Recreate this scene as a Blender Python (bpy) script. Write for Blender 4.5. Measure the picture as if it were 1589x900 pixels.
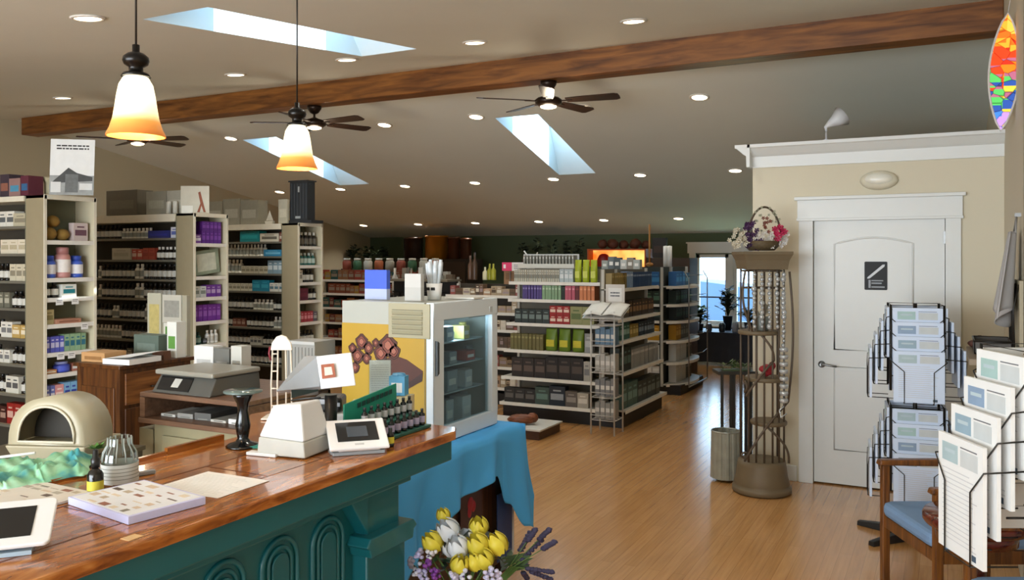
import bpy, math, random
from math import sin, cos, pi, radians as RAD
from mathutils import Vector, Matrix
from mathutils.geometry import tessellate_polygon
random.seed(7)
SC = bpy.context.scene
COL = SC.collection
for o in list(bpy.data.objects):
    bpy.data.objects.remove(o)

# ---------------------------------------------------------------- camera, world, sun, exposure
F, CX, HZ, EYE = 1311.0, 794.5, 400.0, 1.72      # focal length (px), horizon row, eye height
YAW = math.atan(676 / 1311)
CC, SS = cos(YAW), sin(YAW)
cam_data = bpy.data.cameras.new('camera')
cam_data.sensor_width = 36
cam_data.lens = 36 * F / 1589
cam_data.shift_y = -50 / 1589
cam_data.clip_start = .05
cam_data.clip_end = 800
cam_obj = bpy.data.objects.new('camera', cam_data)
COL.objects.link(cam_obj)
cam_obj.location = (0, 0, EYE)
cam_obj.rotation_euler = (pi / 2, 0, YAW)
SC.camera = cam_obj
SC.view_settings.view_transform = 'Standard'
SC.view_settings.look = 'None'
SC.view_settings.gamma = 1
SC.view_settings.use_curve_mapping = False
SC.view_settings.exposure = 0.0

WORLD_STRENGTH = 7.5
world = bpy.data.worlds.new('sky')
SC.world = world
world.use_nodes = True
bgn = world.node_tree.nodes['Background']
bgn.inputs['Color'].default_value = (.48, .74, 1.0, 1)
bgn.inputs['Strength'].default_value = WORLD_STRENGTH

def lamp(name, kind, loc, energy, color=(1, 1, 1), **kw):
    d = bpy.data.lights.new(name, kind)
    d.energy = energy
    d.color = color
    for k, v in kw.items():
        setattr(d, k, v)
    o = bpy.data.objects.new(name, d)
    COL.objects.link(o)
    o.location = loc
    return o

sun = lamp('sun', 'SUN', (8, 5, 9), 9.0, (1, .97, .92), angle=.01)
sun.rotation_euler = Vector((cos(RAD(48)), 0, sin(RAD(48)))).to_track_quat('Z', 'Y').to_euler()
SPOT_W = 27.0
PENDANT_W = 4.5
DAY_FILL_W = 450.0        # added area fill in place of unseen windows behind the camera
day_fill = lamp('daylight_fill_behind_camera', 'AREA', (-3.0, -2.9, 1.5), DAY_FILL_W, (.93, .97, 1.0), shape='RECTANGLE', size=5.6, size_y=1.9)
day_fill.rotation_euler = (RAD(90), 0, 0)

# ---------------------------------------------------------------- helpers
def w(px, py, d):
    x = (px - CX) / F * d
    return Vector((CC * x - SS * d, SS * x + CC * d, EYE + (HZ - py) / F * d))
def onZ(px, py, z): return w(px, py, (EYE - z) * F / (py - HZ))
def onY(px, py, Y): return w(px, py, Y / w(px, py, 1).y)
def onX(px, py, X): return w(px, py, X / w(px, py, 1).x)
def cm(x, d, z): return Vector((CC * x - SS * d, SS * x + CC * d, z))      # camera-side distances to room coordinates

def lin(h):
    h = h.lstrip('#')
    if len(h) == 3:
        h = ''.join(c * 2 for c in h)
    out = []
    for i in (0, 2, 4):
        v = int(h[i:i + 2], 16) / 255
        out.append(v / 12.92 if v <= .04045 else ((v + .055) / 1.055) ** 2.4)
    return (*out, 1)

MATS = {}
def new_mat(name):
    m = bpy.data.materials.new(name)
    m.use_nodes = True
    nt = m.node_tree
    return m, nt, nt.nodes['Principled BSDF']

def M(hexc, rough=.5, metal=0, var=.10, scale=14, coat=0, bump=0, alpha=1, sheen=0):
    key = (hexc, rough, metal, var, scale, coat, bump, alpha)
    if key in MATS:
        return MATS[key]
    m, nt, b = new_mat('surface_' + hexc.strip('#'))
    c = lin(hexc)
    no = nt.nodes.new('ShaderNodeTexNoise')
    no.inputs['Scale'].default_value = scale
    no.inputs['Detail'].default_value = 3
    tc = nt.nodes.new('ShaderNodeTexCoord')
    nt.links.new(tc.outputs['Object'], no.inputs['Vector'])
    mx = nt.nodes.new('ShaderNodeMix')
    mx.data_type = 'RGBA'
    mx.inputs[6].default_value = tuple(min(1, v * (1 + var)) for v in c[:3]) + (1,)
    mx.inputs[7].default_value = tuple(v * (1 - var) for v in c[:3]) + (1,)
    nt.links.new(no.outputs['Fac'], mx.inputs[0])
    nt.links.new(mx.outputs[2], b.inputs['Base Color'])
    b.inputs['Roughness'].default_value = rough
    b.inputs['Metallic'].default_value = metal
    b.inputs['Coat Weight'].default_value = coat
    if alpha < 1:
        b.inputs['Alpha'].default_value = alpha
    if bump:
        bp = nt.nodes.new('ShaderNodeBump')
        bp.inputs['Strength'].default_value = bump
        bp.inputs['Distance'].default_value = .01
        nt.links.new(no.outputs['Fac'], bp.inputs['Height'])
        nt.links.new(bp.outputs['Normal'], b.inputs['Normal'])
    MATS[key] = m
    return m

def M_emit(hexc, strength):
    key = ('e', hexc, strength)
    if key not in MATS:
        m, nt, b = new_mat('lit_' + hexc.strip('#'))
        b.inputs['Base Color'].default_value = lin(hexc)
        b.inputs['Emission Color'].default_value = lin(hexc)
        b.inputs['Emission Strength'].default_value = strength
        MATS[key] = m
    return MATS[key]

def M_glass(tint='#ffffff', clear=.9):
    key = ('g', tint, clear)
    if key not in MATS:
        m, nt, b = new_mat('clear_glass')
        nt.nodes.remove(b)
        out = nt.nodes['Material Output']
        tr = nt.nodes.new('ShaderNodeBsdfTransparent')
        tr.inputs['Color'].default_value = lin(tint)
        gl = nt.nodes.new('ShaderNodeBsdfGlossy')
        gl.inputs['Roughness'].default_value = .05
        mx = nt.nodes.new('ShaderNodeMixShader')
        fr = nt.nodes.new('ShaderNodeLayerWeight')
        fr.inputs['Blend'].default_value = .5
        pw = nt.nodes.new('ShaderNodeMath')
        pw.operation = 'POWER'
        pw.inputs[1].default_value = 5
        nt.links.new(fr.outputs['Facing'], pw.inputs[0])
        ad = nt.nodes.new('ShaderNodeMath')
        ad.operation = 'MULTIPLY_ADD'
        ad.use_clamp = True
        ad.inputs[1].default_value = .6
        ad.inputs[2].default_value = (1 - clear) * .5
        nt.links.new(pw.outputs[0], ad.inputs[0])
        nt.links.new(ad.outputs[0], mx.inputs[0])
        nt.links.new(tr.outputs[0], mx.inputs[1])
        nt.links.new(gl.outputs[0], mx.inputs[2])
        nt.links.new(mx.outputs[0], out.inputs[0])
        MATS[key] = m
    return MATS[key]

def M_wood(c1, c2, axis='y', rough=.35, scale=3, stretch=14, coat=0, bump=.05):
    key = ('w', c1, c2, axis, rough, scale, stretch)
    if key in MATS:
        return MATS[key]
    m, nt, b = new_mat('wood_grain')
    tc = nt.nodes.new('ShaderNodeTexCoord')
    mp = nt.nodes.new('ShaderNodeMapping')
    s = {'x': (1, stretch, stretch), 'y': (stretch, 1, stretch), 'z': (stretch, stretch, 1)}[axis]
    mp.inputs['Scale'].default_value = s
    no = nt.nodes.new('ShaderNodeTexNoise')
    no.inputs['Scale'].default_value = scale
    no.inputs['Detail'].default_value = 6
    no.inputs['Distortion'].default_value = .6
    rp = nt.nodes.new('ShaderNodeValToRGB')
    rp.color_ramp.elements[0].position = .32
    rp.color_ramp.elements[1].position = .68
    rp.color_ramp.elements[0].color = lin(c1)
    rp.color_ramp.elements[1].color = lin(c2)
    nt.links.new(tc.outputs['Object'], mp.inputs[0])
    nt.links.new(mp.outputs[0], no.inputs['Vector'])
    nt.links.new(no.outputs['Fac'], rp.inputs[0])
    nt.links.new(rp.outputs[0], b.inputs['Base Color'])
    b.inputs['Roughness'].default_value = rough
    b.inputs['Coat Weight'].default_value = coat
    MATS[key] = m
    return m

class G:
    """collects shapes and links them as one mesh object"""
    def __init__(s, mat=None):
        s.V, s.F, s.I, s.S, s.mats, s.mi = [], [], [], [], [], 0
        s.T = Matrix()
        if mat:
            s.m(mat)
    def m(s, mat):
        if mat not in s.mats:
            s.mats.append(mat)
        s.mi = s.mats.index(mat)
        return s
    def add(s, vs, fs, smooth=False):
        n = len(s.V)
        s.V += [tuple(s.T @ Vector(v)) for v in vs]
        for f in fs:
            s.F.append([i + n for i in f])
            s.I.append(s.mi)
            s.S.append(smooth)
        return s
    def box(s, x0, x1, y0, y1, z0, z1):
        v = [(x, y, z) for z in (z0, z1) for y in (y0, y1) for x in (x0, x1)]
        return s.add(v, [(0, 2, 3, 1), (4, 5, 7, 6), (0, 1, 5, 4), (2, 6, 7, 3), (0, 4, 6, 2), (1, 3, 7, 5)])
    def cbox(s, x, y, z, a, b, h):            # centred on x,y; z = underside
        return s.box(x - a / 2, x + a / 2, y - b / 2, y + b / 2, z, z + h)
    def poly(s, pts):
        return s.add(pts, [tuple(range(len(pts)))])
    def prism(s, pts, axis, a, b, smooth=False):    # 2-D outline extruded along an axis
        n = len(pts)
        def P(p, t):
            return {'x': (t, p[0], p[1]), 'y': (p[0], t, p[1]), 'z': (p[0], p[1], t)}[axis]
        v = [P(p, a) for p in pts] + [P(p, b) for p in pts]
        f = [tuple(range(n)), tuple(range(2 * n - 1, n - 1, -1))]
        s.add(v, f)
        return s.add(v, [(i, (i + 1) % n, n + (i + 1) % n, n + i) for i in range(n)], smooth)
    def hexa(s, bot, top):
        return s.add(list(bot) + list(top), [(3, 2, 1, 0), (4, 5, 6, 7)] + [(i, (i + 1) % 4, 4 + (i + 1) % 4, 4 + i) for i in range(4)])
    def lathe(s, prof, c=(0, 0, 0), seg=20, smooth=True, cap=True):
        v, f = [], []
        for r, z in prof:
            for k in range(seg):
                a = 2 * pi * k / seg
                v.append((c[0] + r * cos(a), c[1] + r * sin(a), c[2] + z))
        for i in range(len(prof) - 1):
            for k in range(seg):
                k2 = (k + 1) % seg
                f.append((i * seg + k, i * seg + k2, (i + 1) * seg + k2, (i + 1) * seg + k))
        s.add(v, f, smooth)
        if cap:
            n = len(prof)
            s.add(v[:seg], [tuple(range(seg - 1, -1, -1))])
            s.add(v[(n - 1) * seg:], [tuple(range(seg))])
        return s
    def tube(s, pts, r, seg=6, closed=False):
        pts = [Vector(p) for p in pts]
        n = len(pts)
        v, f = [], []
        up = None
        for i, p in enumerate(pts):
            if closed:
                t = pts[(i + 1) % n] - pts[i - 1]
            else:
                t = pts[min(i + 1, n - 1)] - pts[max(i - 1, 0)]
            if t.length < 1e-9:
                t = Vector((0, 0, 1))
            t.normalize()
            if up is None:
                up = Vector((0, 0, 1)) if abs(t.z) < .9 else Vector((1, 0, 0))
            a = t.cross(up)
            if a.length < 1e-4:
                a = t.cross(Vector((1, 0, 0)))
            a.normalize()
            b = a.cross(t).normalized()
            up = b
            rr = r[i] if isinstance(r, (list, tuple)) else r
            for k in range(seg):
                q = 2 * pi * k / seg
                v.append(tuple(p + a * rr * cos(q) + b * rr * sin(q)))
        for i in range(n if closed else n - 1):
            j = (i + 1) % n
            for k in range(seg):
                k2 = (k + 1) % seg
                f.append((i * seg + k, i * seg + k2, j * seg + k2, j * seg + k))
        s.add(v, f, True)
        if not closed:
            s.add(v[:seg], [tuple(range(seg - 1, -1, -1))])
            s.add(v[-seg:], [tuple(range(seg))])
        return s
    def ball(s, c, rx, ry=None, rz=None, seg=12, rings=8, jit=0, rnd=None):
        ry = ry or rx
        rz = rz or rx
        rnd = rnd or random
        v, f = [], []
        for i in range(rings + 1):
            t = pi * i / rings
            for k in range(seg):
                a = 2 * pi * k / seg
                j = 1 + (rnd.uniform(-jit, jit) if jit and 0 < i < rings else 0)
                v.append((c[0] + rx * j * sin(t) * cos(a), c[1] + ry * j * sin(t) * sin(a), c[2] + rz * j * cos(t)))
        for i in range(rings):
            for k in range(seg):
                k2 = (k + 1) % seg
                f.append((i * seg + k, (i + 1) * seg + k, (i + 1) * seg + k2, i * seg + k2))
        return s.add(v, f, True)
    def grid(s, fn, nu, nv, smooth=True):
        v = [tuple(fn(i / nu, j / nv)) for j in range(nv + 1) for i in range(nu + 1)]
        f = [(j * (nu + 1) + i, j * (nu + 1) + i + 1, (j + 1) * (nu + 1) + i + 1, (j + 1) * (nu + 1) + i) for j in range(nv) for i in range(nu)]
        return s.add(v, f, smooth)
    def mesh(s, name):
        me = bpy.data.meshes.new(name)
        me.from_pydata(s.V, [], s.F)
        for mt in s.mats:
            me.materials.append(mt)
        me.polygons.foreach_set('material_index', s.I)
        me.polygons.foreach_set('use_smooth', s.S)
        me.update()
        import bmesh
        bm = bmesh.new()
        bm.from_mesh(me)
        bmesh.ops.remove_doubles(bm, verts=bm.verts, dist=1e-6)
        bmesh.ops.recalc_face_normals(bm, faces=bm.faces)
        bm.to_mesh(me)
        bm.free()
        return me

def obj(name, g, parent=None, loc=None, rz=0, bevel=0, solid=0, sub=0):
    me = g if isinstance(g, bpy.types.Mesh) else g.mesh(name)
    o = bpy.data.objects.new(name, me)
    COL.objects.link(o)
    if parent:
        o.parent = parent
    if loc is not None:
        o.location = loc
    if rz:
        o.rotation_euler[2] = rz
    if solid:
        md = o.modifiers.new('thickness', 'SOLIDIFY')
        md.thickness = solid
        md.offset = 0
    if bevel:
        md = o.modifiers.new('bevel', 'BEVEL')
        md.width = bevel
        md.segments = 2
        md.limit_method = 'ANGLE'
        md.angle_limit = RAD(40)
    if sub:
        md = o.modifiers.new('smooth', 'SUBSURF')
        md.levels = md.render_levels = sub
    return o

def tag(o, label, cat, group=None):
    o['label'] = label
    o['category'] = cat
    if group:
        o['group'] = group
    return o

def thing(name, label, cat, loc=(0, 0, 0), rz=0, group=None):
    o = bpy.data.objects.new(name, None)
    o.empty_display_size = .05
    COL.objects.link(o)
    o.location = loc
    o.rotation_euler = (0, 0, rz)
    return tag(o, label, cat, group)

def struct(name, g, parent=None, **kw):
    o = obj(name, g, parent, **kw)
    if not parent:
        o['kind'] = 'structure'
    return o

def copy_tree(o, parent=None):
    c = o.copy()
    COL.objects.link(c)
    c.parent = parent
    for ch in list(o.children):
        copy_tree(ch, c)
    return c

ORD = ['', 'first', 'second', 'third', 'fourth', 'fifth', 'sixth', 'seventh', 'eighth', 'ninth', 'tenth', 'eleventh', 'twelfth', 'thirteenth',
       'fourteenth', 'fifteenth', 'sixteenth', 'seventeenth', 'eighteenth', 'nineteenth', 'twentieth'] + ['%dth' % i for i in range(21, 60)]

WHITE = M('#e9e7e0', .45, var=.02)
TRIM = M('#dcdedb', .4, var=.015)
CREAM = M('#c9c0a4', .55, var=.04)
TAN = M('#958a6e', .6, var=.06)
BLACK = M('#0e0d0c', .35)
DARK = M('#241f1b', .5)
STEEL = M('#8d8f90', .35, metal=.8)
PAPER = M('#e4e4e2', .6, var=.03)
GREY = M('#8a8a88', .5)

# ---------------------------------------------------------------- the room
XL, XR, YB, YRIDGE, ZRIDGE = -11.0, .35, 14.7, 6.96, 3.547
XN, YN, YF = 1.2, 5.0, -3.0          # the nook beside the camera is wider; unseen front wall behind the camera
def zc(y):
    return ZRIDGE - .108 * (YRIDGE - y) if y < YRIDGE else ZRIDGE - .18 * (y - YRIDGE)

def floor_material():
    m, nt, b = new_mat('strip_oak_floor')
    tc = nt.nodes.new('ShaderNodeTexCoord')
    mp = nt.nodes.new('ShaderNodeMapping')
    mp.inputs['Rotation'].default_value = (0, 0, pi / 2)
    br = nt.nodes.new('ShaderNodeTexBrick')
    br.inputs['Scale'].default_value = 1
    br.inputs['Brick Width'].default_value = 1.5
    br.inputs['Row Height'].default_value = .07
    br.inputs['Mortar Size'].default_value = .0012
    br.inputs['Mortar Smooth'].default_value = .3
    br.inputs['Color1'].default_value = lin('#c9955c')
    br.inputs['Color2'].default_value = lin('#bd8950')
    br.inputs['Mortar'].default_value = lin('#9a6c3c')
    mp2 = nt.nodes.new('ShaderNodeMapping')
    mp2.inputs['Scale'].default_value = (26, 1.4, 1)
    no = nt.nodes.new('ShaderNodeTexNoise')
    no.inputs['Scale'].default_value = 2.2
    no.inputs['Detail'].default_value = 5
    mx = nt.nodes.new('ShaderNodeMix')
    mx.data_type = 'RGBA'
    mx.blend_type = 'OVERLAY'
    mx.inputs[0].default_value = .35
    nt.links.new(tc.outputs['Object'], mp.inputs[0])
    nt.links.new(tc.outputs['Object'], mp2.inputs[0])
    nt.links.new(mp.outputs[0], br.inputs['Vector'])
    nt.links.new(mp2.outputs[0], no.inputs['Vector'])
    nt.links.new(br.outputs['Color'], mx.inputs[6])
    nt.links.new(no.outputs['Fac'], mx.inputs[7])
    nt.links.new(mx.outputs[2], b.inputs['Base Color'])
    b.inputs['Roughness'].default_value = .2
    b.inputs['Coat Weight'].default_value = .6
    b.inputs['Coat Roughness'].default_value = .22
    b.inputs['Specular IOR Level'].default_value = .5
    return m

struct('floor', G(floor_material()).box(XL - .1, XN + .1, YF - .1, YB + .1, -.06, 0))
CEIL = M('#d9ddd6', .8, var=.03, scale=2)
SKY = {   # openings measured at the ceiling: near-left, near-right, far-right, far-left
    'near': [(-4.38, 3.56), (-3.83, 3.56), (-3.83, 5.74), (-4.38, 5.74)],
    'left': [(-8.36, 8.37), (-7.77, 8.37), (-8.02, 10.70), (-8.60, 10.70)],
    'mid': [(-4.53, 8.37), (-3.99, 8.37), (-4.25, 10.72), (-4.79, 10.72)],
}
def holed(g, outer, holes, fz):
    loops = [[Vector((x, y, 0)) for x, y in outer]] + [[Vector((x, y, 0)) for x, y in h] for h in holes]
    tri = tessellate_polygon(loops)
    flat = [p for lp in loops for p in lp]
    g.add([(p.x, p.y, fz(p.y)) for p in flat], [tuple(t) for t in tri])
g = G(CEIL)
holed(g, [(XL - .1, YF - .1), (XN + .1, YF - .1), (XN + .1, YRIDGE), (XL - .1, YRIDGE)], [SKY['near']], zc)
holed(g, [(XL - .1, YRIDGE), (XN + .1, YRIDGE), (XN + .1, YB + .1), (XL - .1, YB + .1)], [SKY['left'], SKY['mid']], zc)
struct('ceiling', g)
# roof boarding above the ceiling keeps daylight out of the roof space
WALLTAN = M('#b4a98e', .7, var=.03, scale=2)
GREEN = M('#4c5a3e', .7, var=.05, scale=2)
GABLE = M('#cdc3ac', .7, var=.03, scale=2)
def gable(g, x, y0, y1, t):
    pts = [(y0, 0), (y1, 0), (y1, zc(y1) + .02)]
    if y0 < YRIDGE < y1:
        pts.append((YRIDGE, ZRIDGE + .02))
    pts.append((y0, zc(y0) + .02))
    g.prism(pts, 'x', x, x + t)
g = G(WALLTAN); gable(g, XL - .1, YF, YB, .1); struct('wall_left', g)
g = G(GABLE); gable(g, XR, YN, YB, .1); struct('wall_right', g)
g = G(GABLE); g.box(XR, XN, YN, YN + .1, 0, zc(YN)); gable(g, XN, YF, YN + .1, .1); struct('wall_nook', g)
# back wall with the window opening
WX0, WX1, WZ0, WZ1 = -3.94, -2.72, .55, 1.78
g = G(GREEN)
g.box(XL, WX0, YB, YB + .15, 0, zc(YB)); g.box(WX1, XR, YB, YB + .15, 0, zc(YB))
g.box(WX0, WX1, YB, YB + .15, 0, WZ0); g.box(WX0, WX1, YB, YB + .15, WZ1, zc(YB))
struct('wall_back', g)
# unseen wall behind the camera; its opening is sized to limit daylight
g = G(WALLTAN)
g.box(XL, -4.2, YF - .1, YF, 0, 2.6); g.box(-1.4, XN, YF - .1, YF, 0, 2.6); g.box(-4.2, -1.4, YF - .1, YF, 0, .8); g.box(-4.2, -1.4, YF - .1, YF, 2.2, 2.6)
struct('wall_front', g)

# window in the back wall
g = G(TRIM)
g.box(WX0 - .11, WX0, YB - .03, YB, WZ0 - .1, WZ1 + .02); g.box(WX1, WX1 + .11, YB - .03, YB, WZ0 - .1, WZ1 + .02)
g.box(WX0 - .14, WX1 + .14, YB - .035, YB, WZ1 + .02, WZ1 + .19); g.box(WX0 - .16, WX1 + .16, YB - .06, YB, WZ1 + .19, WZ1 + .215)
g.box(WX0 - .14, WX1 + .14, YB - .09, YB, WZ0 - .03, WZ0)
win = struct('window_1', g)
g = G(TRIM)
mid = (WX0 + WX1) / 2
for a, b in ((WX0, mid - .04), (mid + .04, WX1)):
    g.box(a, a + .06, YB + .02, YB + .08, WZ0, WZ1); g.box(b - .06, b, YB + .02, YB + .08, WZ0, WZ1)
    g.box(a, b, YB + .02, YB + .08, WZ1 - .06, WZ1); g.box(a, b, YB + .02, YB + .08, WZ0, WZ0 + .07)
g.box(mid - .04, mid + .04, YB + .0, YB + .1, WZ0, WZ1)
struct('window_frame', g, win)
struct('meeting_rail', G(M('#3a3f45', .4)).box(WX0 + .06, WX1 - .06, YB + .03, YB + .06, 1.02, 1.045), win)
struct('window_glass', G(M_glass()).box(WX0 + .05, WX1 - .05, YB + .045, YB + .05, WZ0 + .05, WZ1 - .05), win)

# outdoors beyond the window: a mown terrace with two sheds, then only bright haze
g = G(M('#a9b88a', .9, var=.15, scale=.6))
g.grid(lambda u, v: (-30 + u * 50, YB + .3 + v * 17, -.3 + .08 * sin(u * 9) * sin(v * 7)), 14, 14)
struct('ground_outside', g)
g = G(M('#56678c', .8, var=.08, scale=.3))
for x0, x1, y, z0, z1 in ((-10.6, -7.7, 27, 1.35, .95), (-7.2, -5.2, 26, 1.0, .75)):
    n = 10
    pts = [(x0, -.35)] + [(x0 + (x1 - x0) * i / n, z0 + (z1 - z0) * (i / n) ** 1.6) for i in range(n + 1)] + [(x1 + .2, -.35)]
    g.prism(pts, 'y', y, y + 2.5)
struct('sheds_outside', g)

# ceiling beam
bx0 = onY(33, 190, 6.83).x
g = G(M_wood('#57300f', '#97602a', 'x', rough=.45, scale=2.2, stretch=9))
g.box(bx0, XR, 6.83, 7.06, 3.315, 3.545)
beam = struct('ceiling_beam', g, bevel=.008)

# skylights
SHAFT = M('#dfe9ea', .75, var=.02)
def skylight(key, label):
    q = SKY[key]
    cx, cy = sum(p[0] for p in q) / 4, sum(p[1] for p in q) / 4
    base = [Vector((x, y, zc(y))) for x, y in q]
    up = .55
    in0, in1 = (.55, .45)
    def lerp(a, b, t): return a + (b - a) * t
    L0 = (base[3] - base[0]).length
    tops = [lerp(base[0], base[3], in0 / L0), lerp(base[1], base[2], in0 / L0), lerp(base[2], base[1], in1 / L0), lerp(base[3], base[0], in1 / L0)]
    tops = [t + Vector((0, 0, up)) for t in tops]
    org = Vector((cx, cy, zc(cy)))
    t = thing('skylight', label, 'skylight', org, group='skylights in the sloping ceiling')
    g = G(SHAFT)
    g.T = Matrix.Translation(-org)
    for i in range(4):
        j = (i + 1) % 4
        g.add([base[i], base[j], tops[j], tops[i]], [(0, 1, 2, 3)])
    obj('shaft', g, t)
    g = G(TRIM)
    g.T = Matrix.Translation(-org)
    for i in range(4):
        j = (i + 1) % 4
        g.tube([tops[i], tops[j]], .018, 4)
    obj('skylight_frame', g, t)
    g = G(M_glass('#f4fbff', .97))
    g.T = Matrix.Translation(-org)
    g.add([p + Vector((0, 0, .01)) for p in tops], [(0, 1, 2, 3)])
    obj('skylight_pane', g, t)
skylight('near', 'long bright skylight in the ceiling on the near side of the beam')
skylight('left', 'bright skylight beyond the beam partly behind the hanging pendant lamp')
skylight('mid', 'bright skylight beyond the beam next to the ceiling fan closest to the door')

# small walled room with the panelled door
YD = 6.79
DX0, DX1 = onY(1262, 500, YD).x, onY(1467, 500, YD).x
BX0 = onY(1168, 400, YD).x
DZ = 2.0
BOX = M('#d3cab2', .65, var=.02, scale=2)
g = G(BOX)
g.box(BX0, DX0 - .02, YD, YD + .1, 0, 2.5); g.box(DX1 + .02, XR, YD, YD + .1, 0, 2.5); g.box(DX0 - .02, DX1 + .02, YD, YD + .1, DZ + .02, 2.5)
g.box(BX0, BX0 + .1, YD + .1, YD + 2.6, 0, 2.5); g.box(BX0, XR, YD + 2.5, YD + 2.6, 0, 2.5); g.box(BX0, XR, YD + .02, YD + 2.6, 2.5, 2.56)
struct('wall_restroom', g)
g = G(TRIM)
cz0, cz1 = 2.425, 2.60
g.prism([(YD, cz0), (YD - .025, cz0), (YD - .028, cz0 + .085), (YD - .05, cz0 + .1), (YD - .10, cz1 - .03), (YD - .115, cz1 - .025), (YD - .115, cz1), (YD, cz1)], 'x', BX0 - .02, XR)
g.prism([(BX0, cz0), (BX0 - .025, cz0), (BX0 - .028, cz0 + .085), (BX0 - .05, cz0 + .1), (BX0 - .10, cz1 - .03), (BX0 - .115, cz1 - .025), (BX0 - .115, cz1), (BX0, cz1)], 'y', YD - .115, YD + 2.6)
g.box(BX0, XR, YD, YD + .3, 2.57, 2.6)
struct('trim_1', g)
g = G(TRIM)
g.box(BX0, DX0 - .12, YD - .016, YD, 0, .12); g.box(DX1 + .12, XR, YD - .016, YD, 0, .12)
struct('baseboard_restroom', g, bevel=.003)
# door casing and header
g = G(TRIM)
c0 = onY(1240, 500, YD).x
g.box(c0, DX0, YD - .022, YD + .1, 0, DZ + .01); g.box(DX1, DX1 + .1, YD - .022, YD + .1, 0, DZ + .01)
g.box(c0 - .01, DX1 + .11, YD - .026, YD, DZ + .01, DZ + .16); g.box(c0 - .03, DX1 + .13, YD - .045, YD, DZ + .16, DZ + .185); g.box(c0 - .015, DX1 + .115, YD - .034, YD, DZ + .0, DZ + .02)
struct('trim_2', g, bevel=.003)
door = bpy.data.objects.new('door_1', None); COL.objects.link(door); door['kind'] = 'structure'
g = G(TRIM)
W = DX1 - DX0
yf = YD + .012
px0, px1 = DX0 + .15, DX1 - .21
g.box(DX0 + .004, DX1 - .004, yf + .008, yf + .04, .012, DZ)
# stiles and rails stand proud of the two panels
def ring_panel(x0, x1, z0, z1, arch):
    n = 16
    pts = [(x0, z0), (x1, z0), (x1, z1)]
    if arch:
        pts += [(x1 + (x0 - x1) * i / n, z1 + arch * sin(pi * i / n)) for i in range(1, n)]
    pts.append((x0, z1))
    return pts
up_ = ring_panel(px0, px1, onY(1350, 545, YD).z, onY(1350, 378, YD).z, .045)
lo_ = ring_panel(px0, px1, .27, onY(1350, 572, YD).z, 0)
def flat_hole(g, outer, holes, y):
    loops = [[Vector((a, b, 0)) for a, b in lp] for lp in [outer] + holes]
    tri = tessellate_polygon(loops)
    flat = [p for lp in loops for p in lp]
    g.add([(p.x, y, p.y) for p in flat], [tuple(t) for t in tri])
g.box(DX0 + .004, DX1 - .004, yf, yf + .008, .012, DZ)
for lp in (up_, lo_):
    n = len(lp)
    g.tube([(p[0], yf, p[1]) for p in lp], .0075, 8, closed=True)
    cx_, cz_ = sum(p[0] for p in lp) / n, (lp[0][1] + lp[2][1]) / 2
    hh_ = abs(lp[2][1] - lp[0][1]) / 2
    ins = [(cx_ + (p[0] - cx_) * .91, cz_ + (p[1] - cz_) * (1 - .028 / hh_)) for p in lp]
    g.prism(ins, 'y', yf - .004, yf)
struct('door_leaf', g, door)
hp = onY(1270, 565, YD)
g = G(STEEL)
g.T = Matrix.Translation((DX0 + .06, yf, hp.z)) @ Matrix.Rotation(pi / 2, 4, 'X')
g.lathe([(.026, 0), (.026, .008), (.011, .012), (.011, .045)], seg=16)
g.T = Matrix.Translation((DX0 + .06, yf, hp.z))
g.tube([(0, -.045, 0), (.03, -.047, .002), (.07, -.047, -.004), (.11, -.044, -.008)], .008, 8)
struct('door_handle', g, door)
g = G(STEEL)
for z in (.25, 1.0, 1.82):
    g.box(DX1 - .012, DX1 + .006, yf - .012, yf + .0, z, z + .09)
struct('hinge', g, door)
# ---------------------------------------------------------------- light fittings
LENS = M_emit('#ffe9c4', 9.0)
RING = M('#dcd8d0', .4)
def downlight(x, y, label, energy=None):
    z = zc(y)
    sl = -math.atan(.108) if y < YRIDGE else math.atan(.18)
    t = thing('recessed_ceiling_light', label, 'ceiling light', (x, y, z), group='recessed ceiling lights')
    t.rotation_euler = (-sl, 0, 0)
    g = G(RING); g.lathe([(.075, -.001), (.098, -.001), (.098, -.008), (.078, -.012), (.075, -.004)], seg=20, cap=False)
    obj('trim_ring', g, t)
    g = G(LENS); g.lathe([(.0755, -.003), (.072, -.009), (.0, -.011)], seg=20, cap=False)
    obj('light_lens', g, t)
    l = lamp('downlight_beam', 'SPOT', (x, y, z - .05), energy or SPOT_W, (1, .95, .86), spot_size=RAD(125), spot_blend=.7, shadow_soft_size=.06)
ROWS = {
    'row above counter': (3.32, [-4.56, -3.28, -2.0, -.7]),  # the last three are out of view, added to light the counter
    'row before the beam': (5.78, [-8.34, -7.1, -5.86, -4.57, -3.31, -2.0]),
    'row just past beam': (8.27, [-8.47, -7.23, -5.98, -4.72, -3.42, -2.18]),
    'row past the skylights': (10.9, [-10.04, -8.75, -7.49, -6.24, -4.96, -3.68, -2.41]),
    'row by green wall': (13.52, [-10.28, -8.99, -7.73, -6.44, -5.21, -3.91]),
}
for nm, (y, xs) in ROWS.items():
    for i, x in enumerate(xs):
        downlight(x, y, 'round recessed ceiling light, %s from stack-side wall, %s' % (ORD[i + 1], nm))

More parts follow.
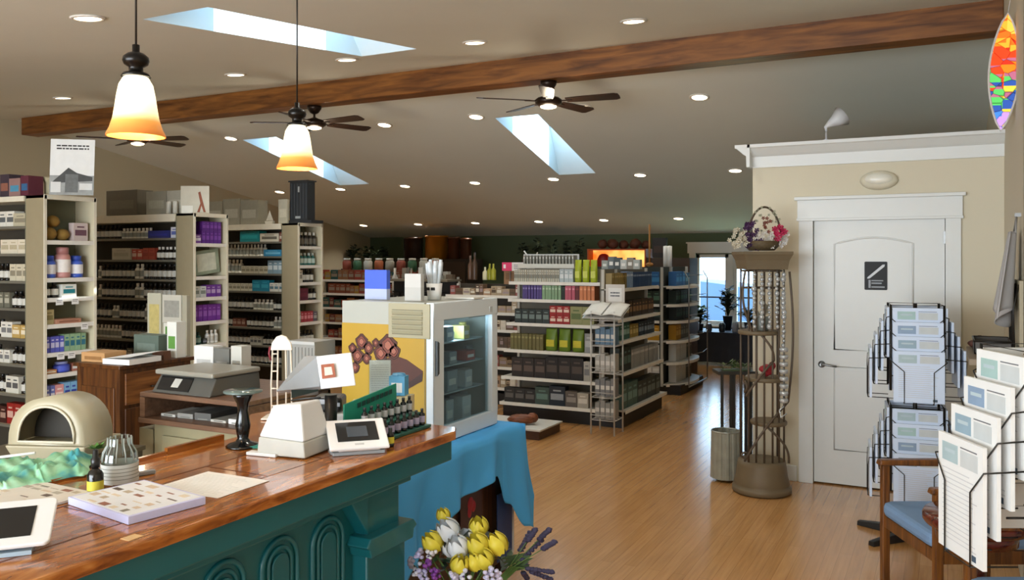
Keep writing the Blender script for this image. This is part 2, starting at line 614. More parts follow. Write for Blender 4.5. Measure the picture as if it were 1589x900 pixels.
FANWOOD = M_wood('#20120b', '#3a2216', 'x', rough=.4)
BRONZE = M('#2a1d15', .35, metal=.5)
def make_fan(x, ang, label):
    t = thing('ceiling_fan', label, 'ceiling fan', (x, 6.945, 3.315), group='ceiling fans hanging from the beam')
    g = G(BRONZE); g.lathe([(.075, 0), (.072, -.03), (.045, -.07), (.02, -.085)], seg=20); obj('canopy', g, t)
    g = G(BRONZE); g.lathe([(.012, -.08), (.012, -.13)], seg=10); obj('downrod', g, t)
    g = G(BRONZE); g.lathe([(.02, -.12), (.05, -.135), (.10, -.15), (.125, -.17), (.12, -.20), (.085, -.225)], seg=24); obj('motor_housing', g, t)
    g = G(M_emit('#ffe6b8', 7.0)); g.lathe([(.075, -.2255), (.07, -.236), (.04, -.245), (0, -.247)], seg=20, cap=False); obj('light_bowl', g, t)
    for k in range(5):
        a = RAD(ang + 72 * k) + YAW
        g = G(BRONZE); g.T = Matrix.Rotation(a, 4, 'Z')
        g.box(.09, .22, -.018, .018, -.185, -.179)
        g.m(FANWOOD)
        R2 = Matrix.Rotation(a, 4, 'Z') @ Matrix.Translation((0, 0, -.178)) @ Matrix.Rotation(RAD(-12), 4, 'X')
        g.T = R2
        g.prism([(.17, -.045), (.30, -.058), (.62, -.068), (.655, -.05), (.66, 0), (.655, .05), (.62, .068), (.30, .058), (.17, .045)], 'z', -.004, .004)
        obj('blade', g, t)
    lamp('fan_lamp', 'POINT', (x, 6.945, 3.0), 8, (1, .84, .62), shadow_soft_size=.07)
make_fan(-3.21, -22, 'dark wooden ceiling fan on the beam, the one closest to the panelled door')
make_fan(-5.92, -32, 'middle dark ceiling fan on the beam, partly behind the second pendant lamp')
make_fan(-8.63, -12, 'farthest dark ceiling fan, low behind the bigger pendant lamp shade')

def shade_material():
    m, nt, b = new_mat('frosted_amber_glass_shade')
    tc = nt.nodes.new('ShaderNodeTexCoord')
    sp = nt.nodes.new('ShaderNodeSeparateXYZ')
    nt.links.new(tc.outputs['Object'], sp.inputs[0])
    rp = nt.nodes.new('ShaderNodeValToRGB')
    e = rp.color_ramp.elements
    e[0].position = 0; e[0].color = lin('#b8682a')
    e[1].position = 1; e[1].color = lin('#fff2d2')
    n = e.new(.22); n.color = lin('#dd9446')
    n = e.new(.36); n.color = lin('#fbe2ae')
    dv = nt.nodes.new('ShaderNodeMath'); dv.operation = 'DIVIDE'; dv.inputs[1].default_value = .175
    nt.links.new(sp.outputs[2], dv.inputs[0])
    nt.links.new(dv.outputs[0], rp.inputs[0])
    st = nt.nodes.new('ShaderNodeMapRange')
    st.inputs[1].default_value = .15; st.inputs[2].default_value = .55
    st.inputs[3].default_value = .75; st.inputs[4].default_value = 1.7
    nt.links.new(dv.outputs[0], st.inputs[0])
    nt.links.new(rp.outputs[0], b.inputs['Base Color'])
    nt.links.new(rp.outputs[0], b.inputs['Emission Color'])
    nt.links.new(st.outputs[0], b.inputs['Emission Strength'])
    b.inputs['Roughness'].default_value = .3
    return m
SHADE = shade_material()
def pendant(px, py, d, label):
    p = w(px, py, d)
    t = thing('pendant_lamp', label, 'pendant lamp', p, group='pendant lamps over the counter')
    g = G(SHADE)
    out = [(.079, 0), (.078, .006), (.070, .022), (.061, .05), (.056, .08), (.051, .115), (.045, .145), (.034, .165), (.025, .171)]
    g.lathe(out, seg=36, cap=False); g.lathe([(r - .003, z) for r, z in out], seg=36, cap=False)
    obj('lamp_shade', g, t)
    g = G(M('#14110f', .3, metal=.5)); g.lathe([(.040, .168), (.034, .178), (.02, .181), (.019, .195), (.032, .203), (.036, .213), (.034, .224), (.022, .234), (.010, .238), (.010, .258), (.004, .26)], seg=20)
    obj('socket_cap', g, t)
    g = G(BLACK); g.tube([(0, 0, .255), (0, 0, zc(p.y) - p.z)], .0032, 6); obj('cord', g, t)
    lamp('pendant_bulb', 'POINT', (p.x, p.y, p.z + .03), PENDANT_W, (1, .86, .66), shadow_soft_size=.03)
pendant(211, 212, 2.38, 'hanging lamp with amber rimmed bell shade, the bigger nearer one over the counter')
pendant(461, 262, 3.3, 'hanging lamp with amber rimmed bell shade, the smaller one over the card terminal')

# stained glass panel hung by the gable, daylight behind it put in as emission
def stained():
    m, nt, b = new_mat('stained_glass')
    tc = nt.nodes.new('ShaderNodeTexCoord')
    vo = nt.nodes.new('ShaderNodeTexVoronoi'); vo.inputs['Scale'].default_value = 16
    vd = nt.nodes.new('ShaderNodeTexVoronoi'); vd.feature = 'DISTANCE_TO_EDGE'; vd.inputs['Scale'].default_value = 16
    sp = nt.nodes.new('ShaderNodeSeparateXYZ')
    nt.links.new(tc.outputs['Object'], vo.inputs['Vector']); nt.links.new(tc.outputs['Object'], vd.inputs['Vector'])
    nt.links.new(tc.outputs['Object'], sp.inputs[0])
    wn = nt.nodes.new('ShaderNodeTexWhiteNoise'); nt.links.new(vo.outputs['Position'], wn.inputs['Vector'])
    ad = nt.nodes.new('ShaderNodeMath'); ad.operation = 'MULTIPLY_ADD'; ad.inputs[1].default_value = .30; ad.inputs[2].default_value = -.15
    nt.links.new(wn.outputs['Value'], ad.inputs[0])
    a2 = nt.nodes.new('ShaderNodeMath'); a2.operation = 'MULTIPLY_ADD'; a2.inputs[1].default_value = 1 / .68; nt.links.new(sp.outputs[2], a2.inputs[0]); nt.links.new(ad.outputs[0], a2.inputs[2])
    rp = nt.nodes.new('ShaderNodeValToRGB'); rp.color_ramp.interpolation = 'CONSTANT'
    e = rp.color_ramp.elements
    e[0].position = 0; e[0].color = lin('#b48adf'); e[1].position = .92; e[1].color = lin('#ffb648')
    for p, c in ((.08, '#3f7ad0'), (.18, '#e0c040'), (.24, '#2c4f9c'), (.32, '#54b85c'), (.4, '#a8607a'), (.47, '#e2401c'), (.58, '#ff7a1c'), (.68, '#d8301c'), (.76, '#ffa030'), (.84, '#ff6a20')):
        n = e.new(p); n.color = lin(c)
    nt.links.new(a2.outputs[0], rp.inputs[0])
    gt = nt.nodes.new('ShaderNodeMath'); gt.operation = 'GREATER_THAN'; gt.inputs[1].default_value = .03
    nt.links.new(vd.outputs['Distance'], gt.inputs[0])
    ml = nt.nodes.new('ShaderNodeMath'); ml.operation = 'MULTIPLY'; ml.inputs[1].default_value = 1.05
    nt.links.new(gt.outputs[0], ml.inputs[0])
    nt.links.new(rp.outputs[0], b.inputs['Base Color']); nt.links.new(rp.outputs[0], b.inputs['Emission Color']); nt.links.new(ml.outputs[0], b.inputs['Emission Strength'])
    b.inputs['Roughness'].default_value = .15
    return m
def lens(g, hw, hh, t0, t1, n=14):
    pts = []
    for i in range(n + 1):
        a = i / n
        pts.append((hw * sin(pi * a) ** .75, hh * 2 * a))
    for i in range(n - 1, 0, -1):
        a = i / n
        pts.append((-hw * sin(pi * a) ** .75, hh * 2 * a))
    g.prism(pts, 'y', t0, t1)
    return pts
pbot = w(1553, 203, 4.9)
ps = thing('stained_glass_panel', 'pointed oval stained glass panel glowing orange and blue high on the gable', 'stained glass', pbot, rz=YAW - RAD(24))
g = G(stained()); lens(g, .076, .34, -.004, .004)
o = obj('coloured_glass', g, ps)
g = G(M('#cfc9c4', .5)); pts = lens(G(GREY), .076, .34, 0, .001)
g.tube([(p[0] * 1.03, 0, p[1]) for p in pts], .007, 6, closed=True)
g.tube([(0, 0, .68), (.03, 0, zc(5.66) - pbot.z)], .002, 5)
obj('panel_frame', g, ps)
for ch in ps.children:
    ch.rotation_euler = (0, RAD(3), 0)
# ---------------------------------------------------------------- goods for the shelves (one small mesh per kind, copied one by one)
PROTO = {}
def _lab(g, w_, d_, z0, z1, mat):
    g.m(mat); g.box(-w_ / 2, w_ / 2, -d_ / 2 - .0015, -d_ / 2 + .001, z0, z1)
def good(kind, *a):
    key = (kind,) + a
    if key in PROTO:
        return PROTO[key]
    g = G()
    if kind == 'bottle':          # h, r, body, cap, label
        h, r, body, cap, lab = a
        g.m(M(body, .25, var=.05))
        g.lathe([(r * .92, 0), (r, h * .04), (r, h * .17)], seg=10)
        g.m(M(lab, .6, var=.12, scale=60)).lathe([(r * 1.02, h * .17), (r * 1.02, h * .56)], seg=10, cap=False)
        g.m(M(body, .25, var=.05)).lathe([(r, h * .56), (r, h * .62), (r * .8, h * .7), (r * .42, h * .76), (r * .42, h * .80)], seg=10, cap=False)
        g.m(M(cap, .4, var=.05)).lathe([(r * .5, h * .79), (r * .52, h * .98), (r * .44, h)], seg=10)
    elif kind == 'tub':           # h, r, body, cap, label : wide jar with a wide lid
        h, r, body, cap, lab = a
        g.m(M(body, .3, var=.05)).lathe([(r * .92, 0), (r, h * .05), (r, h * .2)], seg=12)
        g.m(M(lab, .6, var=.12, scale=60)).lathe([(r * 1.02, h * .18), (r * 1.02, h * .6)], seg=12, cap=False)
        g.m(M(body, .3, var=.05)).lathe([(r, h * .6), (r, h * .68), (r * .82, h * .76), (r * .7, h * .78)], seg=12, cap=False)
        g.m(M(cap, .4, var=.05)).lathe([(r * .76, h * .76), (r * .78, h * .97), (r * .7, h)], seg=12)
    elif kind == 'carton':        # w, d, h, colour, band colour
        W_, D_, H_, c, lab = a
        g.m(M(c, .5, var=.06)).box(-W_ / 2, W_ / 2, -D_ / 2, D_ / 2, 0, H_)
        _lab(g, W_ * .8, D_, H_ * .30, H_ * .62, M(lab, .55, var=.15, scale=80))
        _lab(g, W_ * .5, D_, H_ * .74, H_ * .82, M(lab, .55, var=.15, scale=80))
    elif kind == 'book':          # w, d, h, colour, page colour
        W_, D_, H_, c, pg = a
        g.m(M(c, .5, var=.06)).box(-W_ / 2, W_ / 2, -D_ / 2, -D_ / 2 + .003, 0, H_)
        g.box(-W_ / 2, -W_ / 2 + .002, -D_ / 2, D_ / 2, 0, H_); g.box(W_ / 2 - .002, W_ / 2, -D_ / 2, D_ / 2, 0, H_)
        g.m(M(pg, .8)).box(-W_ / 2 + .002, W_ / 2 - .002, -D_ / 2 + .003, D_ / 2 - .004, .003, H_ - .003)
        _lab(g, W_ * .7, D_, H_ * .72, H_ * .84, M(pg, .8))
    elif kind == 'pouch':         # w, d, h, colour, label : soft bag pinched shut at the top
        W_, D_, H_, c, lab = a
        g.m(M(c, .4, var=.12, scale=25))
        rows = [(0, .42, .9), (.08, .5, 1), (.45, .5, 1), (.75, .3, .97), (.92, .06, .95), (1, .03, .97)]
        v, f = [], []
        for t, dd, ww in rows:
            for k in range(12):
                q = 2 * pi * k / 12
                v.append((W_ / 2 * ww * cos(q) * (abs(cos(q)) ** -.35 if abs(cos(q)) > .05 else 1) * .9, D_ * dd * sin(q), H_ * t))
        n = 12
        for i in range(len(rows) - 1):
            for k in range(n):
                k2 = (k + 1) % n
                f.append((i * n + k, i * n + k2, (i + 1) * n + k2, (i + 1) * n + k))
        f += [tuple(range(n - 1, -1, -1)), tuple(range((len(rows) - 1) * n, len(rows) * n))]
        g.add(v, f, True)
        g.m(M(lab, .5, var=.2, scale=50)).box(-W_ * .3, W_ * .3, -D_ * .52, -D_ * .47, H_ * .2, H_ * .5)
    elif kind == 'tube':          # h, r, colour, cap
        h, r, c, cap, _ = a
        g.m(M(cap, .4)).lathe([(r * .8, 0), (r * .8, h * .2)], seg=10)
        g.m(M(c, .4, var=.08)).lathe([(r, h * .2), (r, h * .6), (r * .8, h * .9), (r * .9, h)], seg=10)
    elif kind == 'basket_box':    # open tray
        W_, D_, H_, c, _ = a
        g.m(M(c, .6))
        g.box(-W_ / 2, W_ / 2, -D_ / 2, D_ / 2, 0, .006)
        for y in (-D_ / 2, D_ / 2 - .005): g.box(-W_ / 2, W_ / 2, y, y + .005, 0, H_)
        for x in (-W_ / 2, W_ / 2 - .005): g.box(x, x + .005, -D_ / 2, D_ / 2, 0, H_)
    me = g.mesh(kind)
    PROTO[key] = me
    return me

def width_of(kind, a):
    return {'bottle': lambda: a[1] * 2.04, 'tub': lambda: a[1] * 2.04, 'tube': lambda: a[1] * 2}.get(kind, lambda: a[0])()

SEEN_GOODS = {}
HIDDEN = [(536, 764, 474, 900), (126, 244, 578, 900), (245, 405, 612, 900), (-900, -12, 0, 900), (0, 62, 735, 900)]   # wholly behind the fridge, the brown cabinet and the printer desk
def seen(p):
    d = -SS * p[0] + CC * p[1]
    px, py = CX + F * (CC * p[0] + SS * p[1]) / d, HZ + F * (EYE - p[2] - .05) / d
    return not any(a < px < b and c < py < e for a, b, c, e in HIDDEN)
def place_good(name, desc, cat, kind, a, p, rz, where, n, group):
    if not seen(p):
        return None
    o = bpy.data.objects.new(name, good(kind, *a))
    COL.objects.link(o)
    o.location = (p[0], p[1], p[2] + .0012)
    o.rotation_euler[2] = rz
    tag(o, '%s, %s %s' % (desc, ORD[n], where), cat, group)
    return o

def row(spec, axis, fixed, a0, a1, z, where, gap=.004, depth_jit=.006, rnd=random):
    """spec = list of (name, desc, cat, kind, args, how_many or length m). axis 'x': faces -Y, runs along X from the aisle end; axis 'y': faces +X, runs along Y"""
    # positions counted from the aisle end (a1 for axis x, a0 for axis y)
    cur = a1 if axis == 'x' else a0
    n = 0
    for name, desc, cat, kind, a, cnt in spec:
        ww = width_of(kind, a)
        k = 0
        while cnt is None or k < cnt:
            if axis == 'x':
                if cur - ww < a0: return
                c = cur - ww / 2
                place_good(name, desc, cat, kind, a, (c, fixed + rnd.uniform(0, depth_jit), z), rnd.uniform(-.02, .02), where, n + 1, None)
                cur -= ww + gap
            else:
                if cur + ww > a1: return
                c = cur + ww / 2
                place_good(name, desc, cat, kind, a, (fixed - rnd.uniform(0, depth_jit), c, z), pi / 2 + rnd.uniform(-.02, .02), where, n + 1, None)
                cur += ww + gap
            k += 1; n += 1

# kinds of goods
def B(h=.11, r=.022, body='#17110d', cap='#0f0f10', lab='#cfcdc4', desc='small dark bottle with pale label', cnt=None):
    return ('bottle', desc, 'bottle', 'bottle', (h, r, body, cap, lab), cnt)
def T(h, r, body, cap, lab, desc, cnt=None):
    return ('supplement_jar', desc, 'jar', 'tub', (h, r, body, cap, lab), cnt)
def K(W_, D_, H_, c, lab, desc, cnt=None):
    return ('carton', desc, 'box', 'carton', (W_, D_, H_, c, lab), cnt)
def BK(W_, D_, H_, c, pg, desc, cnt=None):
    return ('book', desc, 'book', 'book', (W_, D_, H_, c, pg), cnt)
def PO(W_, D_, H_, c, lab, desc, cnt=None):
    return ('pouch', desc, 'bag', 'pouch', (W_, D_, H_, c, lab), cnt)

# ---------------------------------------------------------------- dispensary stacks
SXE = -6.0                      # plane of the stack ends
SHELFC = M('#b9b096', .5, var=.03)
BACKSHADE = M('#3b352a', .8)  # shade of the deep bays put into the back panel colour
LEDGE = M('#d8d2bf', .5)
def stack(name_desc, y0, height, depth, xfar, main_z, end_z, header):
    t = thing('shelving_stack', name_desc, 'shelving', (SXE, y0, 0), group='dispensary shelving stacks')
    th = .02
    pw = .22                     # width of the closed side panel
    # end case, open towards +X
    obj('side_panel', G(TAN).box(-pw, 0, 0, th, 0, height), t)
    obj('side_panel', G(CREAM).box(-pw, 0, depth - th, depth, 0, height), t)
    obj('front_edge', G(LEDGE).box(-.004, .004, -.004, .018, 0, height).box(-.004, .004, depth - .018, depth + .004, 0, height).box(-.004, .004, 0, depth, height - .03, height + .005), t)
    obj('back_panel', G(M('#6f705c', .7)).box(-pw - .01, -pw, 0, depth, 0, height), t)
    obj('top_board', G(SHELFC).box(-pw, 0, 0, depth, height - .02, height), t)
    for z in end_z:
        obj('shelf', G(LEDGE).box(-pw, -.004, th, depth - th, z - .016, z), t)
        g = G(M('#dcdad2', .6))
        g.box(-.003, .0, th, depth - th, z - .03, z + .002)
        obj('price_rail', g, t)
    # long bay, open towards -Y
    x1, x0 = -pw - .01, xfar - SXE
    obj('back_panel', G(BACKSHADE).box(x0, x1, .24, .25, 0, height - .04), t)
    obj('end_panel', G(CREAM).box(x0 - th, x0, 0, .25, 0, height - .02), t)
    obj('header_board', G(LEDGE).box(x0, x1, -.012, .25, height - .02 - header, height), t)
    for z in main_z:
        obj('shelf', G(SHELFC).box(x0, x1, .01, .24, z - .016, z), t)
        obj('shelf_lip', G(M('#6a675c', .5)).box(x0, x1, .004, .01, z - .018, z + .002), t)
    obj('plinth', G(TAN).box(x0, 0, .02, depth - .02, 0, .09), t)
    return t
DK = '#15100c'
def dark(h=.135, r=.027, cnt=None, lab='#c9c7be', cap='#0e0e0f', body=DK): return B(h, r, body, cap, lab, cnt=cnt)
def whitecap(cnt=None, h=.12, r=.024): return B(h, r, '#e0ddd2', '#f0eee8', '#8d8f86', 'small white bottle with grey label', cnt)

S1y, S2y, S3y = 4.01, 5.42, 6.79
S1z = [1.96, 1.75, 1.54, 1.33, 1.10, .90, .67, .43]
S1e = [1.85, 1.565, 1.415, 1.215, 1.0, .84, .60, .35]
S2z = [1.90, 1.70, 1.52, 1.34, 1.14, .95, .76, .55]
S2e = [1.85, 1.55, 1.36, 1.14, .93, .7, .45]
S3z = [1.89, 1.735, 1.55, 1.36, 1.16, .97, .78, .58]
S3e = [1.84, 1.64, 1.46, 1.27, 1.04, .82, .6]
stack('tan and cream shelving stack closest to the counter, sharp lit end case', S1y, 2.19, .43, -7.2, S1z, S1e, .02)
stack('middle shelving stack with rows of dark bottles and purple boxes on its end', S2y, 2.12, .40, -7.9, S2z, S2e, .05)
stack('third shelving stack, the one with the dark upright box on top', S3y, 2.08, .38, -8.2, S3z, S3e, .04)

def W1(i): return 'from aisle end, bay shelf %s, closest stack' % ['one', 'two', 'three', 'four', 'five', 'six', 'seven', 'eight'][i]
def W2(i): return 'from aisle end, bay shelf %s, middle stack' % ['one', 'two', 'three', 'four', 'five', 'six', 'seven', 'eight'][i]
def W3(i): return 'from aisle end, bay shelf %s, third stack' % ['one', 'two', 'three', 'four', 'five', 'six', 'seven', 'eight'][i]
rr = random.Random(3)
# closest stack, long bay (only its last half metre shows)
x1 = SXE - .24
K1 = lambda i, *sp: row(list(sp), 'x', S1y + .07, -6.72, x1, S1z[i], W1(i), rnd=rr)
K1(0, K(.17, .10, .10, '#b5ad93', '#8a8370', 'beige storage box', 1), K(.10, .08, .12, '#d8d5ca', '#5b5f60', 'pale carton', 2))
K1(1, K(.11, .1, .11, '#d5cdb8', '#b4aa8e', 'cream carton', 3), K(.09, .08, .07, '#2b2724', '#888', 'dark carton', 2))
K1(2, K(.075, .08, .13, '#c9c1a9', '#8a8370', 'tan carton', 3), dark())
K1(3, dark(.13, .028, 4), K(.07, .07, .12, '#6c6a5c', '#b0ad9c', 'grey green carton', 3))
K1(4, K(.1, .08, .1, '#b99a5a', '#e0d6bd', 'mustard carton', 2), K(.07, .07, .12, '#d8d5ca', '#777', 'pale carton', 2), dark())
K1(5, dark(.13, .028, 4), K(.07, .07, .1, '#d8d5ca', '#777', 'pale carton', 2), dark())
K1(6, dark(.13, .03, 2), K(.08, .07, .13, '#d0cdc0', '#555', 'pale carton', 2), dark())
K1(7, K(.09, .07, .16, '#8e1f1a', '#c9a090', 'deep red carton', 3), K(.08, .07, .13, '#3a1512', '#a08070', 'maroon carton', 3))
row([PO(.08, .07, .17, '#a8492a', '#d8a080', 'rust red pouch', 3)], 'x', S1y + .07, -6.72, x1, .09, 'from aisle end, bottom board of the closest stack', rnd=rr)
# closest stack, lit end case
e0, e1 = S1y + .03, S1y + .40
E1 = lambda i, *sp: row(list(sp), 'y', SXE - .07, e0, e1, S1e[i], 'along shelf %s of the lit end case' % ['one', 'two', 'three', 'four', 'five', 'six', 'seven', 'eight'][i], rnd=rr)
E1(1, T(.17, .05, '#3b5cc0', '#2c4cae', '#e6e7ec', 'blue capped white supplement jar', 1), T(.235, .058, '#c58d88', '#b07a78', '#e9e4df', 'tall red capped white supplement jar', 1), T(.17, .05, '#3b5cc0', '#2c4cae', '#e6e7ec', 'blue capped white supplement jar', 1))
E1(2, B(.12, .03, DK, '#0e0e0f', '#d8d6cc', 'small dark bottle with pale label', 2), K(.1, .08, .03, '#dcdad0', '#333', 'flat white box', 0), K(.12, .09, .10, '#e4e7e2', '#1f7f8c', 'white box with teal band', 1))
E1(3, K(.07, .08, .11, '#bcb083', '#8c8157', 'khaki carton', 1), K(.2, .14, .035, '#b07f68', '#8c5c48', 'flat terracotta box', 1))
E1(4, K(.035, .08, .12, '#5a5fc0', '#c9c9e8', 'blue violet carton', 4), K(.042, .08, .13, '#8fb08c', '#2f6f86', 'green and teal carton', 4))
E1(5, K(.09, .08, .03, '#c78a5a', '#e8d8c0', 'orange round tin', 1), T(.08, .06, '#2f3f9e', '#8f96c8', '#4a5ac0', 'squat blue tub', 1), K(.05, .07, .06, '#b07060', '#ddd', 'small brick carton', 1))
E1(6, K(.036, .08, .15, '#6a78c0', '#e0e0ea', 'white and periwinkle carton', 2), K(.07, .08, .15, '#d89a9a', '#f0d8d0', 'pink and cream carton', 1), K(.05, .08, .16, '#7cb0d8', '#2f3f9e', 'sky blue carton', 3))
g = G(M('#8a6a2c', .8, var=.25, scale=30, bump=.4))
for n_, (yy, zz, r_) in enumerate(((.09, 0, .055), (.20, 0, .05), (.12, .10, .05))):
    g = G(M('#8a6a2c', .8, var=.25, scale=30, bump=.4)); g.ball((0, 0, r_ * .92), r_ * .95, r_, r_ * .92, 14, 10, jit=.05)
    o = obj('sponge', g, loc=(SXE - .08, S1y + yy, S1e[0] + zz + .002))
    tag(o, ['tan natural sponge by the side panel on the top of the lit end case', 'tan natural sponge beside a picture box on the lit end case', 'tan natural sponge sitting on top of two others in end case'][n_], 'sponge')
o = place_good('carton', 'picture box on the top shelf of the lit end case', 'box', 'carton', (.12, .06, .14, '#c9b9b6', '#6b4a58'), (SXE - .06, S1y + .32, S1e[0]), pi / 2, '', 0, None)
o['label'] = 'picture box on the top shelf of the lit end case'
# tags hanging from rails of the lit end case
for k, (yy, i) in enumerate(((.07, 2), (.20, 2), (.08, 4), (.17, 4), (.3, 4), (.28, 3))):
    g = G(PAPER); g.box(0, .001, -.03, .03, -.05, .0); g.m(M('#7a7a78', .6)).box(.001, .0013, -.022, .022, -.018, -.012).box(.001, .0013, -.022, .015, -.03, -.026)
    o = obj('price_tag', g, loc=(SXE + .002, S1y + .05 + yy, S1e[i] - .004))
    tag(o, 'white paper price tag, %s one hanging on rails of the lit end case' % ORD[k + 1], 'price tag')

# middle stack, long bay
x1 = SXE - .24
K2 = lambda i, *sp: row(list(sp), 'x', S2y + .07, -7.42, x1, S2z[i], W2(i), rnd=rr)
K2(0, K(.09, .08, .1, '#cfd2dc', '#5a68a8', 'white carton with blue print', 1), K(.28, .12, .07, '#1c2470', '#232c88', 'dark blue folded bag', 1), whitecap(8, .1), dark())
K2(1, whitecap(1), dark(.12, .024, 5, '#d5d3ca', '#e8e6e0'), K(.075, .07, .11, '#a04230', '#8a3326', 'brick red carton', 2), K(.07, .07, .1, '#b4493c', '#d8b8a8', 'red carton with pale print', 2), K(.26, .1, .11, '#b4b09f', '#a29e8d', 'wide grey box', 1))
for i in (2, 3):
    K2(i, dark(.14, .028, 8), whitecap(2, .14, .028), dark(.135, .027, 8), whitecap())
K2(4, dark(.14, .028, 5), whitecap(3, .15, .026), dark(.135, .027, 6), whitecap(2), dark())
K2(5, dark(.13, .025, 4), whitecap(3, .15), dark(.13, .024, 8), whitecap())
K2(6, dark(.12, .024, 3), K(.09, .07, .12, '#c9c5b4', '#8a8672', 'pale carton', 3), K(.08, .07, .1, '#57564c', '#bbb9aa', 'grey carton', 3), dark())
K2(7, dark())
# middle stack end case
E2 = lambda i, *sp: row(list(sp), 'y', SXE - .07, S2y + .03, S2y + .375, S2e[i], 'along shelf %s of middle end case' % ['one', 'two', 'three', 'four', 'five', 'six', 'seven'][i], rnd=rr)
for lvl in range(2):
    row([K(.042, .09, .115 if lvl == 0 else .085, '#5d2a86', '#7d4aa8', 'purple carton', 6)], 'y', SXE - .07, S2y + .12, S2y + .375, S2e[0] + lvl * .116, 'on level %s of the purple pile, middle end case' % ['one', 'two'][lvl], rnd=rr)
row([K(.08, .09, .08, '#7a4a9c', '#d8d0e0', 'lilac carton with white top', 1)], 'y', SXE - .07, S2y + .03, S2y + .12, S2e[0], 'beside the purple pile, middle end case', rnd=rr)
g = G(M('#8d9a86', .6, var=.4, scale=12)).box(-.16, .16, -.004, 0, 0, .22); g.m(M('#c9cdbd', .6, var=.3, scale=18)).box(-.10, .12, -.0052, -.004, .03, .19)
o = obj('picture_card', g, loc=(SXE - .06, S2y + .2, S2e[1] + .02), rz=pi / 2); o.rotation_euler[1] = -.12
tag(o, 'green grey picture card leaning on the second shelf of the middle end case', 'picture')
E2(2, K(.07, .07, .1, '#cfd2cf', '#88928c', 'pale green carton', 2), K(.055, .07, .11, '#6c3496', '#b9a0cc', 'purple carton', 3))
E2(3, K(.05, .07, .15, '#6c2a90', '#8f5ab0', 'plum purple carton', 7))
E2(4, B(.11, .026, '#24544c', '#15342f', '#8fa89c', 'green glass bottle with pale label', 2), K(.05, .05, .05, '#23302c', '#889', 'small dark carton', 1), B(.12, .022, '#e8e6df', '#f2f0ea', '#c9c7bf', 'slim white bottle', 4))
E2(5, K(.06, .07, .12, '#c9ccc6', '#8a938c', 'pale carton', 5))
# third stack, long bay
K3 = lambda i, *sp: row(list(sp), 'x', S3y + .07, -7.2, x1, S3z[i], W3(i), rnd=rr)
K3(0, K(.05, .08, .1, '#7a3a2c', '#c9b8a8', 'rust carton', 1), K(.26, .1, .09, '#cfc9b8', '#6b665a', 'long cream box with dark lid', 1), K(.28, .11, .115, '#158489', '#1f9aa0', 'large teal box', 1))
K3(1, K(.26, .1, .07, '#2c7fa8', '#6ab0d0', 'long sky blue box', 1), whitecap(None, .13, .022))
K3(2, K(.07, .07, .14, '#7f9aa8', '#c9d4d8', 'grey blue carton', 3), K(.06, .06, .08, '#bab49e', '#8a846e', 'beige carton', 6), whitecap(None, .15, .026))
K3(3, K(.06, .07, .09, '#d8d6cc', '#5a7a88', 'white carton', 3), K(.12, .08, .12, '#1c7f9c', '#38a0b8', 'teal blue carton', 2), K(.055, .06, .08, '#c9c4b0', '#8f8a76', 'beige carton'))
K3(4, dark(.12, .025, 3), whitecap(5, .11, .026), dark())
K3(5, whitecap(3), dark(.12, .025, 7), K(.06, .06, .09, '#6a3526', '#a88a78', 'rust brown carton', 3), dark())
K3(6, dark(.12, .024, 6), K(.05, .06, .09, '#c9c7bc', '#666', 'pale carton', 3), dark())
K3(7, dark())
# third stack end case
E3 = lambda i, *sp: row(list(sp), 'y', SXE - .07, S3y + .03, S3y + .355, S3e[i], 'along shelf %s of third end case' % ['one', 'two', 'three', 'four', 'five', 'six', 'seven'][i], rnd=rr)
E3(0, B(.15, .03, '#2b2620', '#d8d6cc', '#6a655a', 'dark bottle with white cap'))
E3(1, B(.13, .028, '#2f6a62', '#c9d4cc', '#b9ccc4', 'green bottle with pale label'))
E3(2, K(.08, .07, .13, '#d5d3c8', '#8a8a80', 'pale carton', 1), dark(.14, .03))
E3(3, K(.15, .09, .13, '#571a2e', '#6a2438', 'maroon box', 1), dark(.12, .026))
E3(4, K(.05, .07, .12, '#9a9488', '#ccc', 'grey carton', 1), K(.045, .07, .11, '#a83a44', '#d89098', 'rose red carton', 4), K(.06, .07, .1, '#5a5468', '#aaa', 'slate carton', 1))
E3(5, dark(.13, .026)); 

# things on top of the stacks
def text_lines(g, mat, x0, x1, z0, z1, n, y, rnd, h=.35):
    g.m(mat)
    st = (z1 - z0) / n
    for k in range(n):
        zz = z1 - (k + .7) * st
        cur = x0 + rnd.uniform(0, .02) * (x1 - x0)
        while cur < x1:
            L = (x1 - x0) * rnd.uniform(.06, .18)
            e = min(cur + L, x1)
            g.box(cur, e, y - .0006, y, zz, zz + st * h)
            cur = e + (x1 - x0) * .025
rt = random.Random(11)
INK = M('#4b4b4c', .6)
p = onY(68, 303, S1y + .03)
g = G(M('#d9dad8', .5)); g.box(0, .31, 0, .004, 0, .43)
text_lines(g, M('#333333', .6), .04, .27, .345, .39, 2, 0, rt, .5)
g.m(M('#8f9290', .6, var=.45, scale=14)).box(.0, .31, -.001, 0, 0, .15)
g.m(M('#3d3e3d', .6, var=.4, scale=20)).add([(.02, -.002, .1), (.13, -.002, .21), (.19, -.002, .17), (.3, -.002, .14), (.3, -.002, .11), (.02, -.002, .09)], [tuple(range(6))])
g.m(M('#5f6160', .6, var=.4, scale=30)).box(.11, .2, -.0025, -.0012, .02, .16)
g.m(M('#c9cac8', .5)).box(.01, .08, -.003, -.002, .02, .1).box(.21, .3, -.003, -.002, .04, .09)
o = obj('poster_board', g, loc=(-6.02, S1y + .05, 2.195), rz=YAW + RAD(12)); o.rotation_euler[1] = RAD(0); o.rotation_euler[0] = RAD(-6)
tag(o, 'black and white picture poster standing on top of the closest stack', 'poster')
